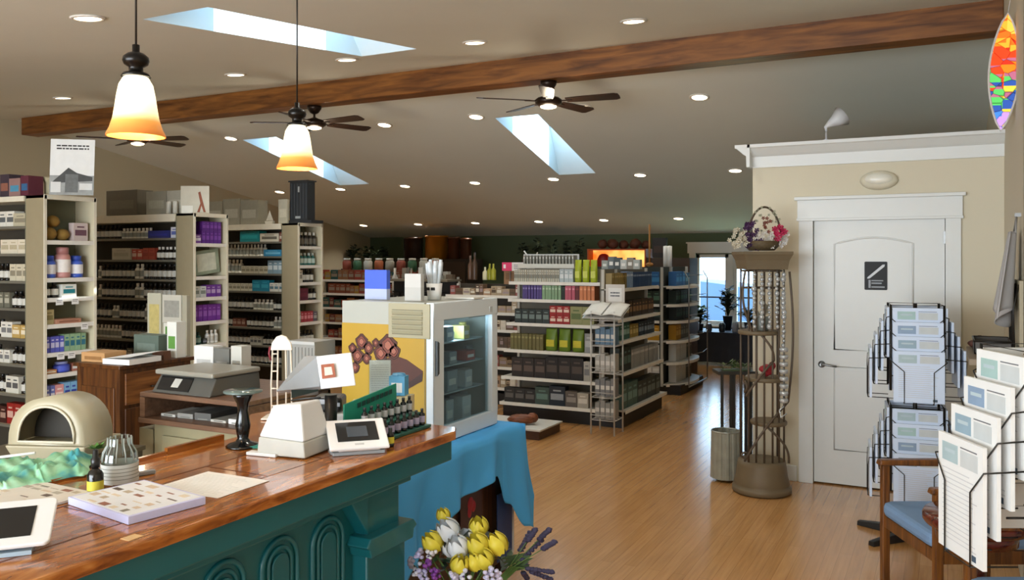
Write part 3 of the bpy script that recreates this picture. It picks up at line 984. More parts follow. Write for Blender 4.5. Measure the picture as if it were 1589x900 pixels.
def topbox(px0, px1, py0, py1, Y, dd, c1, c2, label, cat='box', name='carton', zbase=None):
    a, b = onY(px0, py1, Y), onY(px1, py0, Y)
    z0 = zbase if zbase is not None else a.z
    W_, H_ = b.x - a.x, b.z - z0
    g = G(M(c1, .55, var=.12, scale=20)); g.box(-W_ / 2, W_ / 2, 0, dd, 0, H_)
    g.m(M(c2, .55, var=.2, scale=40)); g.box(-W_ * .38, W_ * .38, -.0015, 0, H_ * .25, H_ * .6)
    o = obj(name, g, loc=((a.x + b.x) / 2, Y, z0), bevel=.002)
    return tag(o, label, cat)
zt1, zt2, zt3 = 2.197, 2.127, 2.087
topbox(0, 14, 270, 303, S1y + .03, .12, '#3a2f3a', '#8a5a4a', 'dark carton at the picture edge on top of the closest stack', zbase=zt1)
topbox(14, 31, 276, 303, S1y + .03, .12, '#8f6f6a', '#4a8aa8', 'pink and blue carton on top of the closest stack', zbase=zt1)
topbox(32, 44, 272, 303, S1y + .03, .12, '#5a2434', '#2f5f8a', 'maroon carton on top of the closest stack', zbase=zt1)
g = G(M('#a39a7c', .6)).lathe([(.045, 0), (.05, .01), (.04, .02), (.04, .11), (.055, .13), (.06, .15), (.04, .155)], seg=16)
o = obj('pottery_vase', g, loc=(onY(55, 300, S1y + .1).x, S1y + .22, zt1)); tag(o, 'tan pottery vase beside the tall black and white poster', 'vase')
topbox(165, 213, 294, 316, S2y + .05, .18, '#5c5546', '#6a6352', 'dark olive box on top of the middle stack', zbase=zt2)
topbox(227, 258, 296, 320, S2y + .08, .14, '#8f8d80', '#a09e90', 'grey box beside the dark olive one on top of the middle stack', zbase=zt2)
topbox(259, 284, 295, 322, S2y + .08, .14, '#a5a396', '#b8b6a8', 'pale grey box next to the card with the reddish figure', zbase=zt2)
for k, px in enumerate((262, 272)):
    g = G(M('#c9c8be', .4)).lathe([(.022, 0), (.022, .1), (.016, .11)], seg=12)
    o = obj('bottle', g, loc=(onY(px, 320, S2y + .04).x, S2y + .04, zt2)); tag(o, 'short white bottle in front of grey boxes on middle stack, %s one' % ORD[k + 1], 'bottle')
p = onY(303, 328, S2y + .1)
g = G(M('#c9c3b0', .5)).box(-.13, .13, 0, .006, 0, .25)
g.m(M('#8c4a2c', .6, var=.3, scale=30)).add([(.02, -.002, .01), (.05, -.002, .09), (.03, -.002, .19), (.05, -.002, .2), (.075, -.002, .1), (.10, -.002, .01), (.08, -.002, .01), (.06, -.002, .07), (.045, -.002, .01)], [tuple(range(9))])
g.m(M('#e4e1d5', .5)).box(-.12, -.02, -.003, -.001, 0, .07)
o = obj('picture_card', g, loc=(-6.12, S2y + .12, zt2), rz=YAW); tag(o, 'cream card with a reddish figure standing on the middle stack', 'picture')
for k, (a_, b_, t_) in enumerate(((322, 345, 312), (346, 372, 308), (373, 400, 310))):
    topbox(a_, b_, t_, 343, S3y + .06 + k * .01, .15, '#8d8a7c', '#a8a598', 'translucent storage box, %s from the reddish card, on the third stack' % ORD[k + 1], zbase=zt3, name='storage_box')
g = G(M('#c9c6b8', .6)).add([(-.05, 0, 0), (.05, 0, 0), (.06, 0, .03), (-.06, 0, .03), (-.05, .03, 0), (.05, .03, 0), (.06, .03, .03), (-.06, .03, .03)], [(0, 1, 2, 3), (7, 6, 5, 4), (0, 4, 5, 1), (3, 2, 6, 7), (0, 3, 7, 4), (1, 5, 6, 2)])
g.prism([(-.05, .035), (0, .14), (.05, .035)], 'y', .013, .017); g.tube([(0, .015, .03), (0, .015, .145)], .003, 5)
o = obj('toy_sailboat', g, loc=(onY(417, 338, S3y + .1).x, S3y + .1, zt3)); tag(o, 'small pale sailboat ornament on top of the third stack', 'ornament')
topbox(432, 446, 309, 345, S3y + .1, .03, '#b0ac9a', '#c4c0ae', 'pale card standing against the dark upright box', 'card', 'card', zbase=zt3)
g = G(M('#262a2e', .5, var=.1)); g.box(-.12, .12, 0, .12, .02, .44); g.box(-.135, .135, -.01, .13, .44, .455); g.box(-.2, .2, -.03, .16, 0, .03)
g.m(M('#3a3f44', .5)); [g.box(-.1 + k * .04, -.085 + k * .04, -.004, 0, .05, .42) for k in range(6)]
g.m(M('#9aa0a2', .5)).box(-.005, .015, -.006, 0, .33, .39).box(-.04, .03, -.006, 0, .05, .075)
o = obj('display_box', g, loc=(-6.13, S3y + .15, zt3)); tag(o, 'tall dark upright box on a plinth on top of the third stack', 'display box')
# ---------------------------------------------------------------- shop shelving (gondolas)
STEELC = M('#b9b6ac', .45, var=.03)
LIPC = M('#e2dfd6', .4)
KICK = M('#141416', .5)
def gondola(label, x0, x1, y0, y1, height, front, end=(), top_board=False, curve=0, side_dark='#6f6a5e'):
    """front: [(z, depth)] boards towards -Y; end: [(z, depth)] boards towards +X"""
    t = thing('gondola_shelving', label, 'shelving', (x1, y0, 0), group='shop floor shelving units')
    L = x1 - x0; D = y1 - y0
    fy = .42                                  # the back panel stands this far behind the front plane
    obj('back_panel', G(M(side_dark, .7)).box(-L, -.02, fy, fy + .03, .1, height), t)
    obj('kick_plate', G(KICK).box(-L, 0, .04, D, 0, .13), t)
    for xx in (-L, -.03):
        obj('upright_post', G(STEELC).box(xx, xx + .03, fy - .04, fy + .0, .1, height), t)
    for z, dp in front:
        g = G(STEELC).box(-L, -.03, fy - dp, fy, z - .012, z); obj('shelf', g, t)
        g = G(LIPC).box(-L, -.03, fy - dp - .006, fy - dp, z - .03, z + .004); obj('shelf_lip', g, t)
    if end:
        obj('end_back_panel', G(M(side_dark, .7)).box(-.045, -.03, 0, D, .1, height), t)
        for xx in (.0, D - .025):
            obj('upright_post', G(STEELC).box(-.03, .0, xx, xx + .025, .1, height), t)
        for z, dp in end:
            n = 10
            pts = [(-.03, 0), (-.03, D)]
            pts = [(-.03, .0)] + [(-.03 + dp * (1 - curve * (1 - sin(pi * (i / n)) ** .5)), D * i / n) for i in range(n + 1)] + [(-.03, D)]
            obj('end_shelf', G(STEELC).prism(pts, 'z', z - .012, z), t)
            g = G(LIPC)
            q = [(-.03 + dp * (1 - curve * (1 - sin(pi * (i / n)) ** .5)), D * i / n) for i in range(n + 1)]
            for i in range(n):
                a, b = q[i], q[i + 1]
                g.add([(a[0], a[1], z - .03), (b[0], b[1], z - .03), (b[0], b[1], z + .004), (a[0], a[1], z + .004)], [(0, 1, 2, 3)])
            obj('end_shelf_lip', g, t, solid=.004)
        obj('end_kick', G(KICK).box(-.03, end[-1][1] - .08, .03, D - .03, 0, .12), t)
    return t
rg = random.Random(5)
GX, GY = -3.10, 8.05
Gz = [1.457, 1.27, 1.014, .73, .447, .177]
GD = [.24, .26, .30, .36, .42, .46]
# front plane of the lowest shelf is nearest; boards get shallower upwards
gondola('cream and dark shelving unit with coloured books and pouches, by the wire rack', -4.28, GX, GY, GY + 1.4, 1.6, list(zip(Gz, GD)),
        end=[(1.40, .16), (1.09, .18), (.87, .2), (.55, .22), (.18, .26)])
def FR(i): return GY + .42 - GD[i] + .078
WG = lambda i: 'from the post, %s shelf of the coloured book unit' % ['top', 'second', 'third', 'fourth', 'fifth', 'bottom'][i]
def RG(i, *sp): row(list(sp), 'x', FR(i), -4.26, GX - .17, Gz[i], WG(i), rnd=rg)
RG(0, PO(.085, .07, .24, '#9aa81e', '#c3cc5a', 'lime green pouch', 3), K(.05, .07, .14, '#aab5b8', '#d8dcdc', 'pale blue carton', 3), K(.022, .07, .13, '#b8b4a4', '#7a7a70', 'thin pale carton'))
RG(1, BK(.04, .14, .15, '#c87a4c', '#e0a07a', 'orange spined book', 4), BK(.045, .13, .15, '#5a1a20', '#844', 'dark red book', 1), BK(.035, .13, .15, '#b5566a', '#d898a4', 'pink spined book', 3), BK(.04, .12, .14, '#16241c', '#2f4438', 'black green book', 1), BK(.033, .14, .15, '#7f9f7c', '#b4c8ac', 'sage green book', 6), BK(.03, .14, .15, '#4f3f7e', '#9088b8', 'purple book', 7))
RG(2, K(.135, .08, .19, '#8d8c5e', '#5a6a3c', 'olive patterned box', 2), K(.075, .08, .095, '#9a2020', '#e0c8b8', 'red box with pale print', 3), K(.08, .08, .15, '#26302e', '#6c7c78', 'dark green box'))
row([K(.075, .08, .095, '#9a2020', '#e0c8b8', 'red box with pale print', 3)], 'x', FR(2), -4.1, GX - .17 - .278, Gz[2] + .097, 'from the post, upper red row, coloured book unit', rnd=rg)
RG(3, K(.09, .06, .2, '#8a8c8c', '#b0b2b2', 'grey box', 1), PO(.15, .08, .24, '#5f7a1e', '#c3b830', 'green and yellow pouch', 3), BK(.04, .1, .17, '#6a6238', '#8f8a5a', 'olive book'))
RG(4, K(.07, .08, .2, '#a8a49a', '#777', 'pale box', 1), K(.14, .08, .23, '#1b1716', '#4a403a', 'black box', 3), K(.13, .08, .2, '#2b2320', '#5a4c44', 'dark brown box'))
RG(5, K(.12, .1, .15, '#a89f90', '#cfc8ba', 'beige box', 1), K(.13, .1, .16, '#5c534c', '#8c847c', 'brown grey box', 1), K(.18, .1, .2, '#1b222c', '#8f9498', 'black box with silver band', 1), K(.16, .1, .18, '#3c4c44', '#5f7a70', 'grey green box', 1), K(.12, .09, .15, '#24211f', '#5a5652', 'dark box'))
# end boards of the same unit
ez = [1.40, 1.09, .87, .55, .18]
WE = lambda i: 'from the front, %s end board of coloured book unit' % ['top', 'second', 'third', 'fourth', 'bottom'][i]
def RE(i, *sp): row(list(sp), 'y', GX + .04 + .02 * i, GY + .04, GY + 1.35, ez[i], WE(i), rnd=rg)
RE(0, BK(.06, .07, .16, '#8a7642', '#b09c68', 'tan spined book', 7), BK(.045, .07, .17, '#7f96b4', '#c8d4e0', 'pale blue book', 4), BK(.05, .07, .16, '#2a4468', '#8fa0b8', 'navy book'))
RE(1, K(.09, .07, .15, '#4f4230', '#a48e68', 'brown carton', 5), K(.1, .07, .17, '#3a2c22', '#8a6a4a', 'dark brown carton', None))
RE(2, K(.1, .08, .17, '#2c5c54', '#88a8a0', 'sea green carton', 4), K(.09, .08, .14, '#947d3c', '#c4b070', 'ochre carton', 3), K(.09, .08, .15, '#24303c', '#7a8894', 'slate carton'))
RE(3, K(.12, .1, .25, '#1c2a28', '#4f6a66', 'dark teal box', 3), BK(.04, .1, .2, '#8f908c', '#c4c4c0', 'grey magazine'))
RE(4, K(.16, .12, .25, '#3e5a54', '#6f8f88', 'muted teal box', 3), K(.15, .12, .22, '#2a3330', '#6a7672', 'dark green box'))

# second unit, with rounded end boards
G2X, G2Y = -3.18, 10.3
z2 = [1.36, 1.13, .92, .67, .40, .13]
gondola('far shelving unit with rounded end boards, blue and white goods near the window', -4.4, G2X, G2Y, G2Y + 1.15, 1.6, [(z, .38) for z in z2],
        end=[(z, .30) for z in z2], curve=.75, side_dark='#3a3f3a')
W_2 = lambda i: 'along the %s front board, rounded end unit' % ['top', 'second', 'third', 'fourth', 'fifth', 'bottom'][i]
W_3 = lambda i: 'round the %s end board, rounded end unit' % ['top', 'second', 'third', 'fourth', 'fifth', 'bottom'][i]
cols = [[K(.14, .1, .18, '#1f5c96', '#3c86bc', 'blue box', 3), K(.1, .1, .16, '#23506e', '#6a98b0', 'steel blue box')],
        [K(.1, .1, .17, '#1d2c22', '#4a6a54', 'dark green box')],
        [K(.1, .1, .16, '#1d2422', '#3c544a', 'black green box')],
        [K(.11, .1, .19, '#c08a20', '#e0b860', 'amber yellow box', 2), K(.1, .1, .18, '#6a6a5c', '#a0a090', 'grey box')],
        [BK(.09, .1, .21, '#dadad6', '#e8e8e4', 'white binder', 5), BK(.06, .1, .2, '#55554f', '#999', 'grey binder')],
        [BK(.11, .1, .22, '#d6d5d0', '#e4e2dc', 'white binder', 4), BK(.08, .1, .2, '#4a4844', '#999', 'dark binder')]]
for i, sp in enumerate(cols):
    row([s if s[5] else s for s in sp], 'x', G2Y + .42 - .38 + .065, -3.95, G2X - .05, z2[i], W_2(i), rnd=rg)
    row(sp[::1], 'y', G2X + .06, G2Y + .22, G2Y + .95, z2[i], W_3(i), rnd=rg)
g = G(STEEL)
for k in range(7):
    y = G2Y + .1 + k * .16
for yy in (.12, 1.03):
    g.tube([(G2X + .3, G2Y + yy, .1), (G2X + .3, G2Y + yy, 1.45), (G2X + .24, G2Y + yy, 1.55)], .008, 6)
for z in (.5, .75, 1.0, 1.25, 1.5):
    g.tube([(G2X + .3, G2Y + .12, z), (G2X + .36, G2Y + .57, z), (G2X + .3, G2Y + 1.03, z)], .005, 5)
g.tube([(G2X + .3, G2Y + .12, .1), (G2X + .3, G2Y + 1.03, .1)], .01, 6)
o = obj('wire_side_rack', g); tag(o, 'thin wire rack curving round the end of the far shelving unit', 'wire rack')

# brown goods unit to the side of the fridge
G3X = -4.36
z3 = [1.27, 1.07, .87, .66, .44, .2]
gondola('unit of tan and brown goods on bowed boards behind the fridge', -5.46, G3X, 8.7, 9.7, 1.4, [(z, .30 + .02 * i) for i, z in enumerate(z3)], side_dark='#3c342a')
W3_ = lambda i: 'along board %s of the tan goods unit' % ['one', 'two', 'three', 'four', 'five', 'six'][i]
tans = ['#a8957a', '#8a7256', '#c9bda4', '#6c5440', '#b08f70', '#94504a', '#5a4c40', '#d0c8b8']
for i in range(6):
    sp = []
    for k in range(14):
        c = rg.choice(tans)
        sp.append(K(round(rg.choice((.05, .07, .1)), 3), .1, round(rg.choice((.08, .11, .13)), 3), c, rg.choice(['#d8d0c0', '#5a4838', '#988']), {'#a8957a': 'tan carton', '#8a7256': 'brown carton', '#c9bda4': 'cream carton', '#6c5440': 'dark brown carton', '#b08f70': 'fawn carton', '#94504a': 'brick carton', '#5a4c40': 'umber carton', '#d0c8b8': 'pale carton'}[c], 1))
    row(sp, 'x', 8.7 + .42 - (.30 + .02 * i) + .07, -5.45, G3X - .05, z3[i], W3_(i), rnd=rg)
# top of that unit: cardboard box and pink sign
topbox(782, 806, 412, 440, 8.95, .22, '#8f6c4c', '#7a5a3e', 'brown cardboard box under the pink sign', zbase=1.405)
a_ = onY(778, 413, 8.9); b_ = onY(828, 402, 8.9)
g = G(M('#d8d4d0', .5)).box(0, b_.x - a_.x, 0, .01, 0, .10); g.m(M('#d8406c', .5)).box(0, .13, -.003, 0, .0, .10); g.m(M('#f0e8e8', .5)).box(.02, .05, -.005, 0, .03, .075)
text_lines(g, INK, .16, .33, .02, .08, 3, -.001, rg)
g.m(STEEL).box(.1, .11, .003, .009, -.16, 0)
o = obj('shelf_sign', g, loc=(a_.x, 8.92, 1.565)); tag(o, 'small white sign with a pink end standing above the brown cardboard box', 'sign')

# black display of small tags
G4X = -5.55
tg = thing('display_rack', 'tall black peg rack of small pale tags behind the fridge', 'display rack', (G4X, 9.2, 0))
obj('rack_panel', G(M('#151311', .6)).box(-.95, 0, 0, .06, .1, 1.42), tg)
obj('top_board', G(M('#6a6252', .5)).box(-.98, .03, -.25, .1, 1.42, 1.445), tg)
obj('rack_base', G(KICK).box(-.95, 0, -.2, .1, 0, .1), tg)
for k in range(6):
    obj('peg_rail', G(BLACK).box(-.95, 0, -.03, 0, .32 + k * .19, .335 + k * .19), tg)
for k in range(6):
    for j in range(9):
        if rg.random() < .8:
            x = G4X - .06 - j * .1
            z = .22 + k * .19
            if not seen((x, 9.16, z)): continue
            me = PROTO.get('tag')
            if me is None:
                gg = G(M('#1c1916', .5)).box(-.03, .03, -.012, 0, -.09, .09); gg.m(M('#9c9788', .5)).box(-.012, .012, -.014, -.012, .02, .05); me = PROTO['tag'] = gg.mesh('blister_pack')
            o = bpy.data.objects.new('blister_pack', me); COL.objects.link(o); o.location = (x, 9.165, z)
            tag(o, 'black blister pack, %s along, %s row up on the black peg rack' % (ORD[j + 1], ORD[k + 1]), 'pack')
# goods standing on that rack
for k, (px, hh, c) in enumerate(((754, .16, '#c9c4a0'), (760, .2, '#8a8a1e'), (767, .2, '#9a9a2c'), (730, .3, '#5a4030'), (738, .34, '#4a3628'))):
    g = G(M(c, .35)).lathe([(.03, 0), (.032, .01), (.032, hh * .6), (.012, hh * .75), (.012, hh)], seg=12)
    o = obj('bottle', g, loc=(onY(px, 430, 9.1).x, 9.08 + .02 * (k % 2), 1.447)); tag(o, '%s bottle, %s of five on the black peg rack' % (['pale', 'olive', 'yellow green', 'brown', 'tall brown'][k], ORD[k + 1]), 'bottle')

# red and brown goods seen between the stacks and the fridge
G5X = -6.75
z5 = [1.38, 1.17, .95, .72, .48, .22]
gondola('unit of red and rust coloured goods between third stack and the fridge', -8.9, G5X, 10.3, 11.2, 1.5, [(z, .34) for z in z5], side_dark='#241d18')
W5 = lambda i: 'along board %s of the rust goods unit' % ['one', 'two', 'three', 'four', 'five', 'six'][i]
reds = [('#7a3a22', 'rust box'), ('#5a1616', 'dark red box'), ('#8a5a34', 'brown box'), ('#9a7424', 'ochre box'), ('#1f4a46', 'dark teal box'), ('#8c3020', 'red brown box')]
for i in range(6):
    sp = []
    for k in range(16):
        c, d_ = rg.choice(reds)
        sp.append(K(round(rg.choice((.08, .11, .14)), 3), .12, round(rg.choice((.12, .15)), 3), c, '#8a7a68', d_, 1))
    row(sp, 'x', 10.3 + .42 - .34 + .08, -8.85, G5X - .05, z5[i], W5(i), rnd=rg)
for k in range(9):                       # jars along its top
    x = G5X - .15 - k * .21
    c, d_ = [('#a85a34', 'rust lidded'), ('#b8b4a4', 'pale'), ('#2f5a38', 'green'), ('#8a3c28', 'red brown'), ('#9a9484', 'grey')][k % 5]
    g = G(M(c, .5, var=.2, scale=30)).lathe([(.06, 0), (.07, .02), (.07, .15), (.05, .18)], seg=14); g.m(M('#cfcabc', .5)).lathe([(.055, .18), (.055, .21)], seg=14)
    o = obj('storage_jar', g, loc=(x, 10.85, 1.502)); tag(o, '%s storage jar, %s from the fridge side on top of rust goods unit' % (d_, ORD[k + 1]), 'jar')

# rack of spines standing on the coloured book unit
g = G(M('#b9b8b2', .5)); x0_, x1_ = onY(812, 430, 8.75).x, onY(898, 430, 8.75).x
def spines():
    t = thing('leaflet_rack', 'long clear rack of leaflets on top of the coloured book unit', 'rack', (x1_, 8.62, 1.602))
    L = x1_ - x0_
    obj('rack_tray', G(M('#b9b8b0', .5)).box(-L, 0, 0, .3, 0, .012), t)
    obj('rack_tray', G(M('#c4c6c6', .3)).box(-L, 0, .14, .15, .012, .16), t)
    g = G(M('#d4d2c8', .5))
    obj('rack_lip', g.box(-L, 0, -.004, 0, 0, .05), t)
    for k in range(16):
        o = bpy.data.objects.new('leaflet', good('book', .02, .1, .13, '#8f8e86', '#d8d8d4')); COL.objects.link(o)
        o.location = (x1_ - .03 - k * (L - .05) / 16, 8.70, 1.617)
        tag(o, 'slim leaflet, %s from the lime pouches in the clear rack' % ORD[k + 1], 'leaflet')
spines()
# lit orange display case far behind
oy = 12.2
a_, b_ = onY(913, 424, oy), onY(1000, 388, oy)
tl = thing('lit_display_case', 'orange glowing display case behind the shelving by the window', 'display case', (a_.x, oy, 0))
Lx = b_.x - a_.x
obj('cabinet', G(M('#4a2c1a', .5)).box(0, Lx, 0, .4, 0, a_.z), tl)
obj('case_frame', G(M('#b8501c', .5)).box(-.02, Lx + .02, 0, .4, b_.z, b_.z + .02).box(-.02, .0, 0, .4, a_.z, b_.z).box(Lx, Lx + .02, 0, .4, a_.z, b_.z), tl)
def glowm():
    m, nt, b = new_mat('lit_amber_back')
    tc = nt.nodes.new('ShaderNodeTexCoord'); no = nt.nodes.new('ShaderNodeTexNoise'); no.inputs['Scale'].default_value = 3
    rp = nt.nodes.new('ShaderNodeValToRGB'); rp.color_ramp.elements[0].color = lin('#e06a18'); rp.color_ramp.elements[1].color = lin('#ffd070'); rp.color_ramp.elements[0].position = .35; rp.color_ramp.elements[1].position = .65
    nt.links.new(tc.outputs['Object'], no.inputs['Vector']); nt.links.new(no.outputs['Fac'], rp.inputs[0]); nt.links.new(rp.outputs[0], b.inputs['Base Color']); nt.links.new(rp.outputs[0], b.inputs['Emission Color'])
    b.inputs['Emission Strength'].default_value = 1.3
    return m
obj('lit_back', G(glowm()).box(0, Lx, .2, .22, a_.z, b_.z), tl)
g = G(M('#7a1412', .35)).lathe([(.12, 0), (.14, .03), (.14, .2), (.1, .3), (.05, .34)], seg=20)
o = obj('red_jar', g, loc=(a_.x + .27, oy + .07 - .03, a_.z)); o.location.y = oy + .0; o.location.z = a_.z + .0; bpy.data.objects.remove(o)
g = G(M('#8a1512', .35)).lathe([(.08, 0), (.1, .03), (.1, .22), (.07, .28), (.03, .3)], seg=20)
o = obj('red_lantern', g, loc=(a_.x + .22, oy - .15 + .24, a_.z + .003)); tag(o, 'dark red rounded lantern in the orange lit display case', 'lantern')
for k in range(9):
    g = G(M('#5a2c16', .7, var=.4, scale=8, bump=.5)); r_ = .055 + .03 * rg.random(); g.ball((0, 0, r_), r_ * 1.1, r_, r_, 10, 8, jit=.12, rnd=rg)
    o = obj('rock_lamp', g, loc=(a_.x + .2 + k * .09, oy + .09 + .2 * (k % 2), b_.z + .022)); tag(o, 'rough brown salt rock, %s of the row on the orange case' % ORD[k + 1], 'salt rock')
topbox(1012, 1033, 369, 400, oy, .1, '#1c1512', '#3a2418', 'dark upright frame beside the orange lit display case', 'frame', 'standing_picture', zbase=None)
struct_s = G(M('#3c2a1c', .6)).box(b_.x + .05, b_.x + .7, oy - .05, oy + .4, 0, onY(1020, 400, oy).z - .003)
o = obj('side_cabinet', struct_s); tag(o, 'low brown cabinet under the dark upright frame', 'cabinet')
for k, px in enumerate((1033, 1039)):
    g = G(M('#dcdad2', .4)).lathe([(.032, 0), (.032, .27), (.004, .275)], seg=14)
    p = onY(px, 415, 10.75); o = obj('pillar_candle', g, loc=(p.x, 10.75, 1.602)); tag(o, 'tall white pillar candle on the rounded end unit, %s one' % ORD[k + 1], 'candle')
g = G(M('#a8702c', .5)).tube([(0, 0, 0), (0, 0, .55)], .012, 8); g.ball((0, 0, .03), .05, .05, .03)
o = obj('incense_stand', g, loc=(onY(1006, 415, 10.5).x, 10.55, 1.602)); tag(o, 'thin upright wooden stick before the orange lit case', 'incense')
# small things along the top of the coloured book unit, beside the pouches
for k, (px, hh, c) in enumerate(((943, .09, '#8f9490'), (953, .13, '#5a6468'), (962, .12, '#3a4448'), (972, .1, '#b0b4b0'), (982, .12, '#7a7468'), (992, .1, '#9aa09c'))):
    p = onY(px, 420, 8.5)
    g = G(M(c, .5, var=.2)).box(-.035, .035, -.04, .04, 0, hh); g.m(M('#d8d8d4', .5)).box(-.02, .02, -.042, -.04, hh * .3, hh * .6)
    o = obj('carton', g, loc=(p.x, 8.45, 1.602)); tag(o, 'small grey carton, %s of six before the orange lit case' % ORD[k + 1], 'box')
g = G(M('#7a3a4a', .5)).box(-.04, .04, -.04, .04, 0, .1)

# tall dark cupboard at the back with hat boxes
cy = 13.3
ca, cb = onY(608, 402, cy), onY(724, 402, cy)
tc_ = thing('tall_cupboard', 'dark cupboard against the green wall under the round boxes', 'cupboard', (ca.x, cy, 0))
L_ = cb.x - ca.x
obj('carcass', G(M('#2b2018', .6)).box(0, L_, 0, .6, 0, ca.z), tc_)
for k in range(3):
    obj('door', G(M('#3a2a1e', .5)).box(k * L_ / 3 + .02, (k + 1) * L_ / 3 - .02, -.02, 0, .1, ca.z - .05), tc_, bevel=.004)
for k, (p0, p1, top, c, lb) in enumerate(((615, 640, 368, '#2a150c', 'dark brown drum box standing behind the golden one on the cupboard'), (649, 680, 365, '#b5741c', 'golden drum shaped box on the dark cupboard by green wall'), (683, 700, 367, '#4f2a14', 'brown drum box next to the golden one on the cupboard'), (702, 718, 369, '#44230f', 'brown drum box farthest along on the dark cupboard'))):
    a, b = onY(p0, 401, cy), onY(p1, top, cy)
    r_ = (b.x - a.x) / 2
    H_ = b.z - ca.z - .002
    g = G(M(c, .3, metal=.35 if k == 1 else 0, var=.2, scale=4)).lathe([(r_ * .95, 0), (r_, .01), (r_, H_ - .03), (r_ * 1.02, H_ - .03), (r_ * 1.02, H_)], seg=24)
    o = obj('drum_box', g, loc=((a.x + b.x) / 2, cy + .3, ca.z + .002)); tag(o, lb, 'box')

# clutter of pale goods on a low table between cupboard and fridge
ty = 9.72
ta, tb = onY(600, 470, ty), onY(700, 470, ty)
tt = thing('display_table', 'low dark table of pale goods behind the fridge top', 'table', (ta.x, ty, 0))
L_ = tb.x - ta.x
obj('table_top', G(M('#4c4236', .5)).box(0, L_, 0, .5, 1.20, 1.23), tt)
for xx in (.02, L_ - .07):
    for yy in (.02, .43): obj('leg', G(M('#2c241c', .5)).box(xx, xx + .05, yy, yy + .05, 0, 1.20), tt)
for k in range(22):
    c = rg.choice(['#c4c2b8', '#a8a498', '#d4d2ca', '#8a8478', '#6a5a48', '#b49a7c', '#5a4438'])
    H_ = rg.uniform(.14, .36); ww = rg.uniform(.06, .10)
    g = G(M(c, .5, var=.25, scale=25))
    if k % 3: g.box(-ww / 2, ww / 2, -.04, .04, 0, H_); g.m(M('#5c5850', .5)).box(-ww * .3, ww * .3, -.042, -.04, H_ * .4, H_ * .6)
    else: g.lathe([(ww * .5, 0), (ww * .52, H_ * .6), (ww * .2, H_ * .75), (ww * .22, H_)], seg=12)
    o = obj('carton' if k % 3 else 'bottle', g, loc=(ta.x + .07 + (k % 11) * (L_ - .14) / 10, ty + .1 + .2 * (k // 11), 1.232))
    tag(o, 'pale %s, %s along the %s row of table behind the fridge' % ('carton' if k % 3 else 'bottle', ORD[k % 11 + 1], ['front', 'back'][k // 11]), 'goods')
# dark leafy plants along the green wall
def leafy(x, y, z, r, h, n, c, label, leaf=.10, pot='#3a2c22', rnd=rg, cat='plant', poth=.14):
    t = thing('potted_plant', label, cat, (x, y, z))
    g = G(M(pot, .6)).lathe([(r * .3, 0), (r * .42, poth), (r * .45, poth + .01), (r * .38, poth + .01)], seg=16); obj('pot', g, t)
    g = G(M(c, .5, var=.3, scale=9)); 
    g2 = G(M('#2f3a1c', .6))
    for k in range(n):
        a = rnd.uniform(0, 2 * pi); el = rnd.uniform(.3, 1.4); L = rnd.uniform(.5, 1)
        tip = Vector((cos(a) * cos(el) * r * L, sin(a) * cos(el) * r * L, poth + sin(el) * h * L))
        g2.tube([(0, 0, poth - .02), (tip.x * .4, tip.y * .4, poth + (tip.z - poth) * .7), tip], .004, 4)
        for j in range(3):
            aa = a + rnd.uniform(-1.2, 1.2); l = leaf * rnd.uniform(.7, 1.2)
            d = Vector((cos(aa), sin(aa), rnd.uniform(-.5, .6))).normalized(); sd = d.cross(Vector((0, 0, 1))).normalized() * l * .28
            base = tip - d * l * .1 * j
            g.add([base, base + d * l * .5 + sd, base + d * l, base + d * l * .5 - sd], [(0, 1, 2, 3)])
    obj('stems', g2, t); obj('foliage', g, t)
    return t
for k, px in enumerate((549, 571, 594)):
    p = onY(px, 400, 13.9); leafy(p.x, 13.9, 1.5, .12, .35, 26, '#24361e', 'dark leafy plant by green wall, %s from the third stack' % ORD[k + 1], leaf=.13)
sh = onY(527, 420, 13.9), onY(606, 420, 13.9)
o = obj('plant_bench', G(M('#2b241c', .6)).box(max(sh[0].x, -10.9), sh[1].x, 13.6, 14.2, 1.46, 1.498).box(sh[0].x, sh[0].x + .05, 13.6, 14.2, 0, 1.46).box(sh[1].x - .05, sh[1].x, 13.6, 14.2, 0, 1.46)); tag(o, 'high dark bench of leafy plants by the green wall', 'bench')
sh = onY(800, 420, 13.9), onY(905, 420, 13.9)
o = obj('plant_bench', G(M('#2b241c', .6)).box(max(sh[0].x, -10.9), sh[1].x, 13.6, 14.2, 1.50, 1.538).box(sh[0].x, sh[0].x + .05, 13.6, 14.2, 0, 1.5).box(sh[1].x - .05, sh[1].x, 13.6, 14.2, 0, 1.5)); tag(o, 'high dark bench of plants behind the coloured book unit', 'bench')
for k, px in enumerate((812, 835, 858, 880, 898)):
    p = onY(px, 400, 13.9); leafy(p.x, 13.9, 1.54, .09, .4, 20, '#1c2a20', 'dark wispy plant behind the lime pouches, %s of five' % ORD[k + 1], leaf=.10)
# antler-like white twig ornament
g = G(M('#c9c4b8', .5)); g.tube([(0, 0, 0), (-.03, 0, .12), (-.09, 0, .2)], .01, 5); g.tube([(-.02, 0, .08), (.06, 0, .12), (.09, 0, .18)], .008, 5); g.tube([(0, 0, 0), (.05, 0, .05)], .008, 5)
p = onY(822, 398, 8.95); o = obj('twig_ornament', g, loc=(p.x, 8.98, 1.602)); tag(o, 'white twig ornament on top of the coloured book unit', 'ornament')

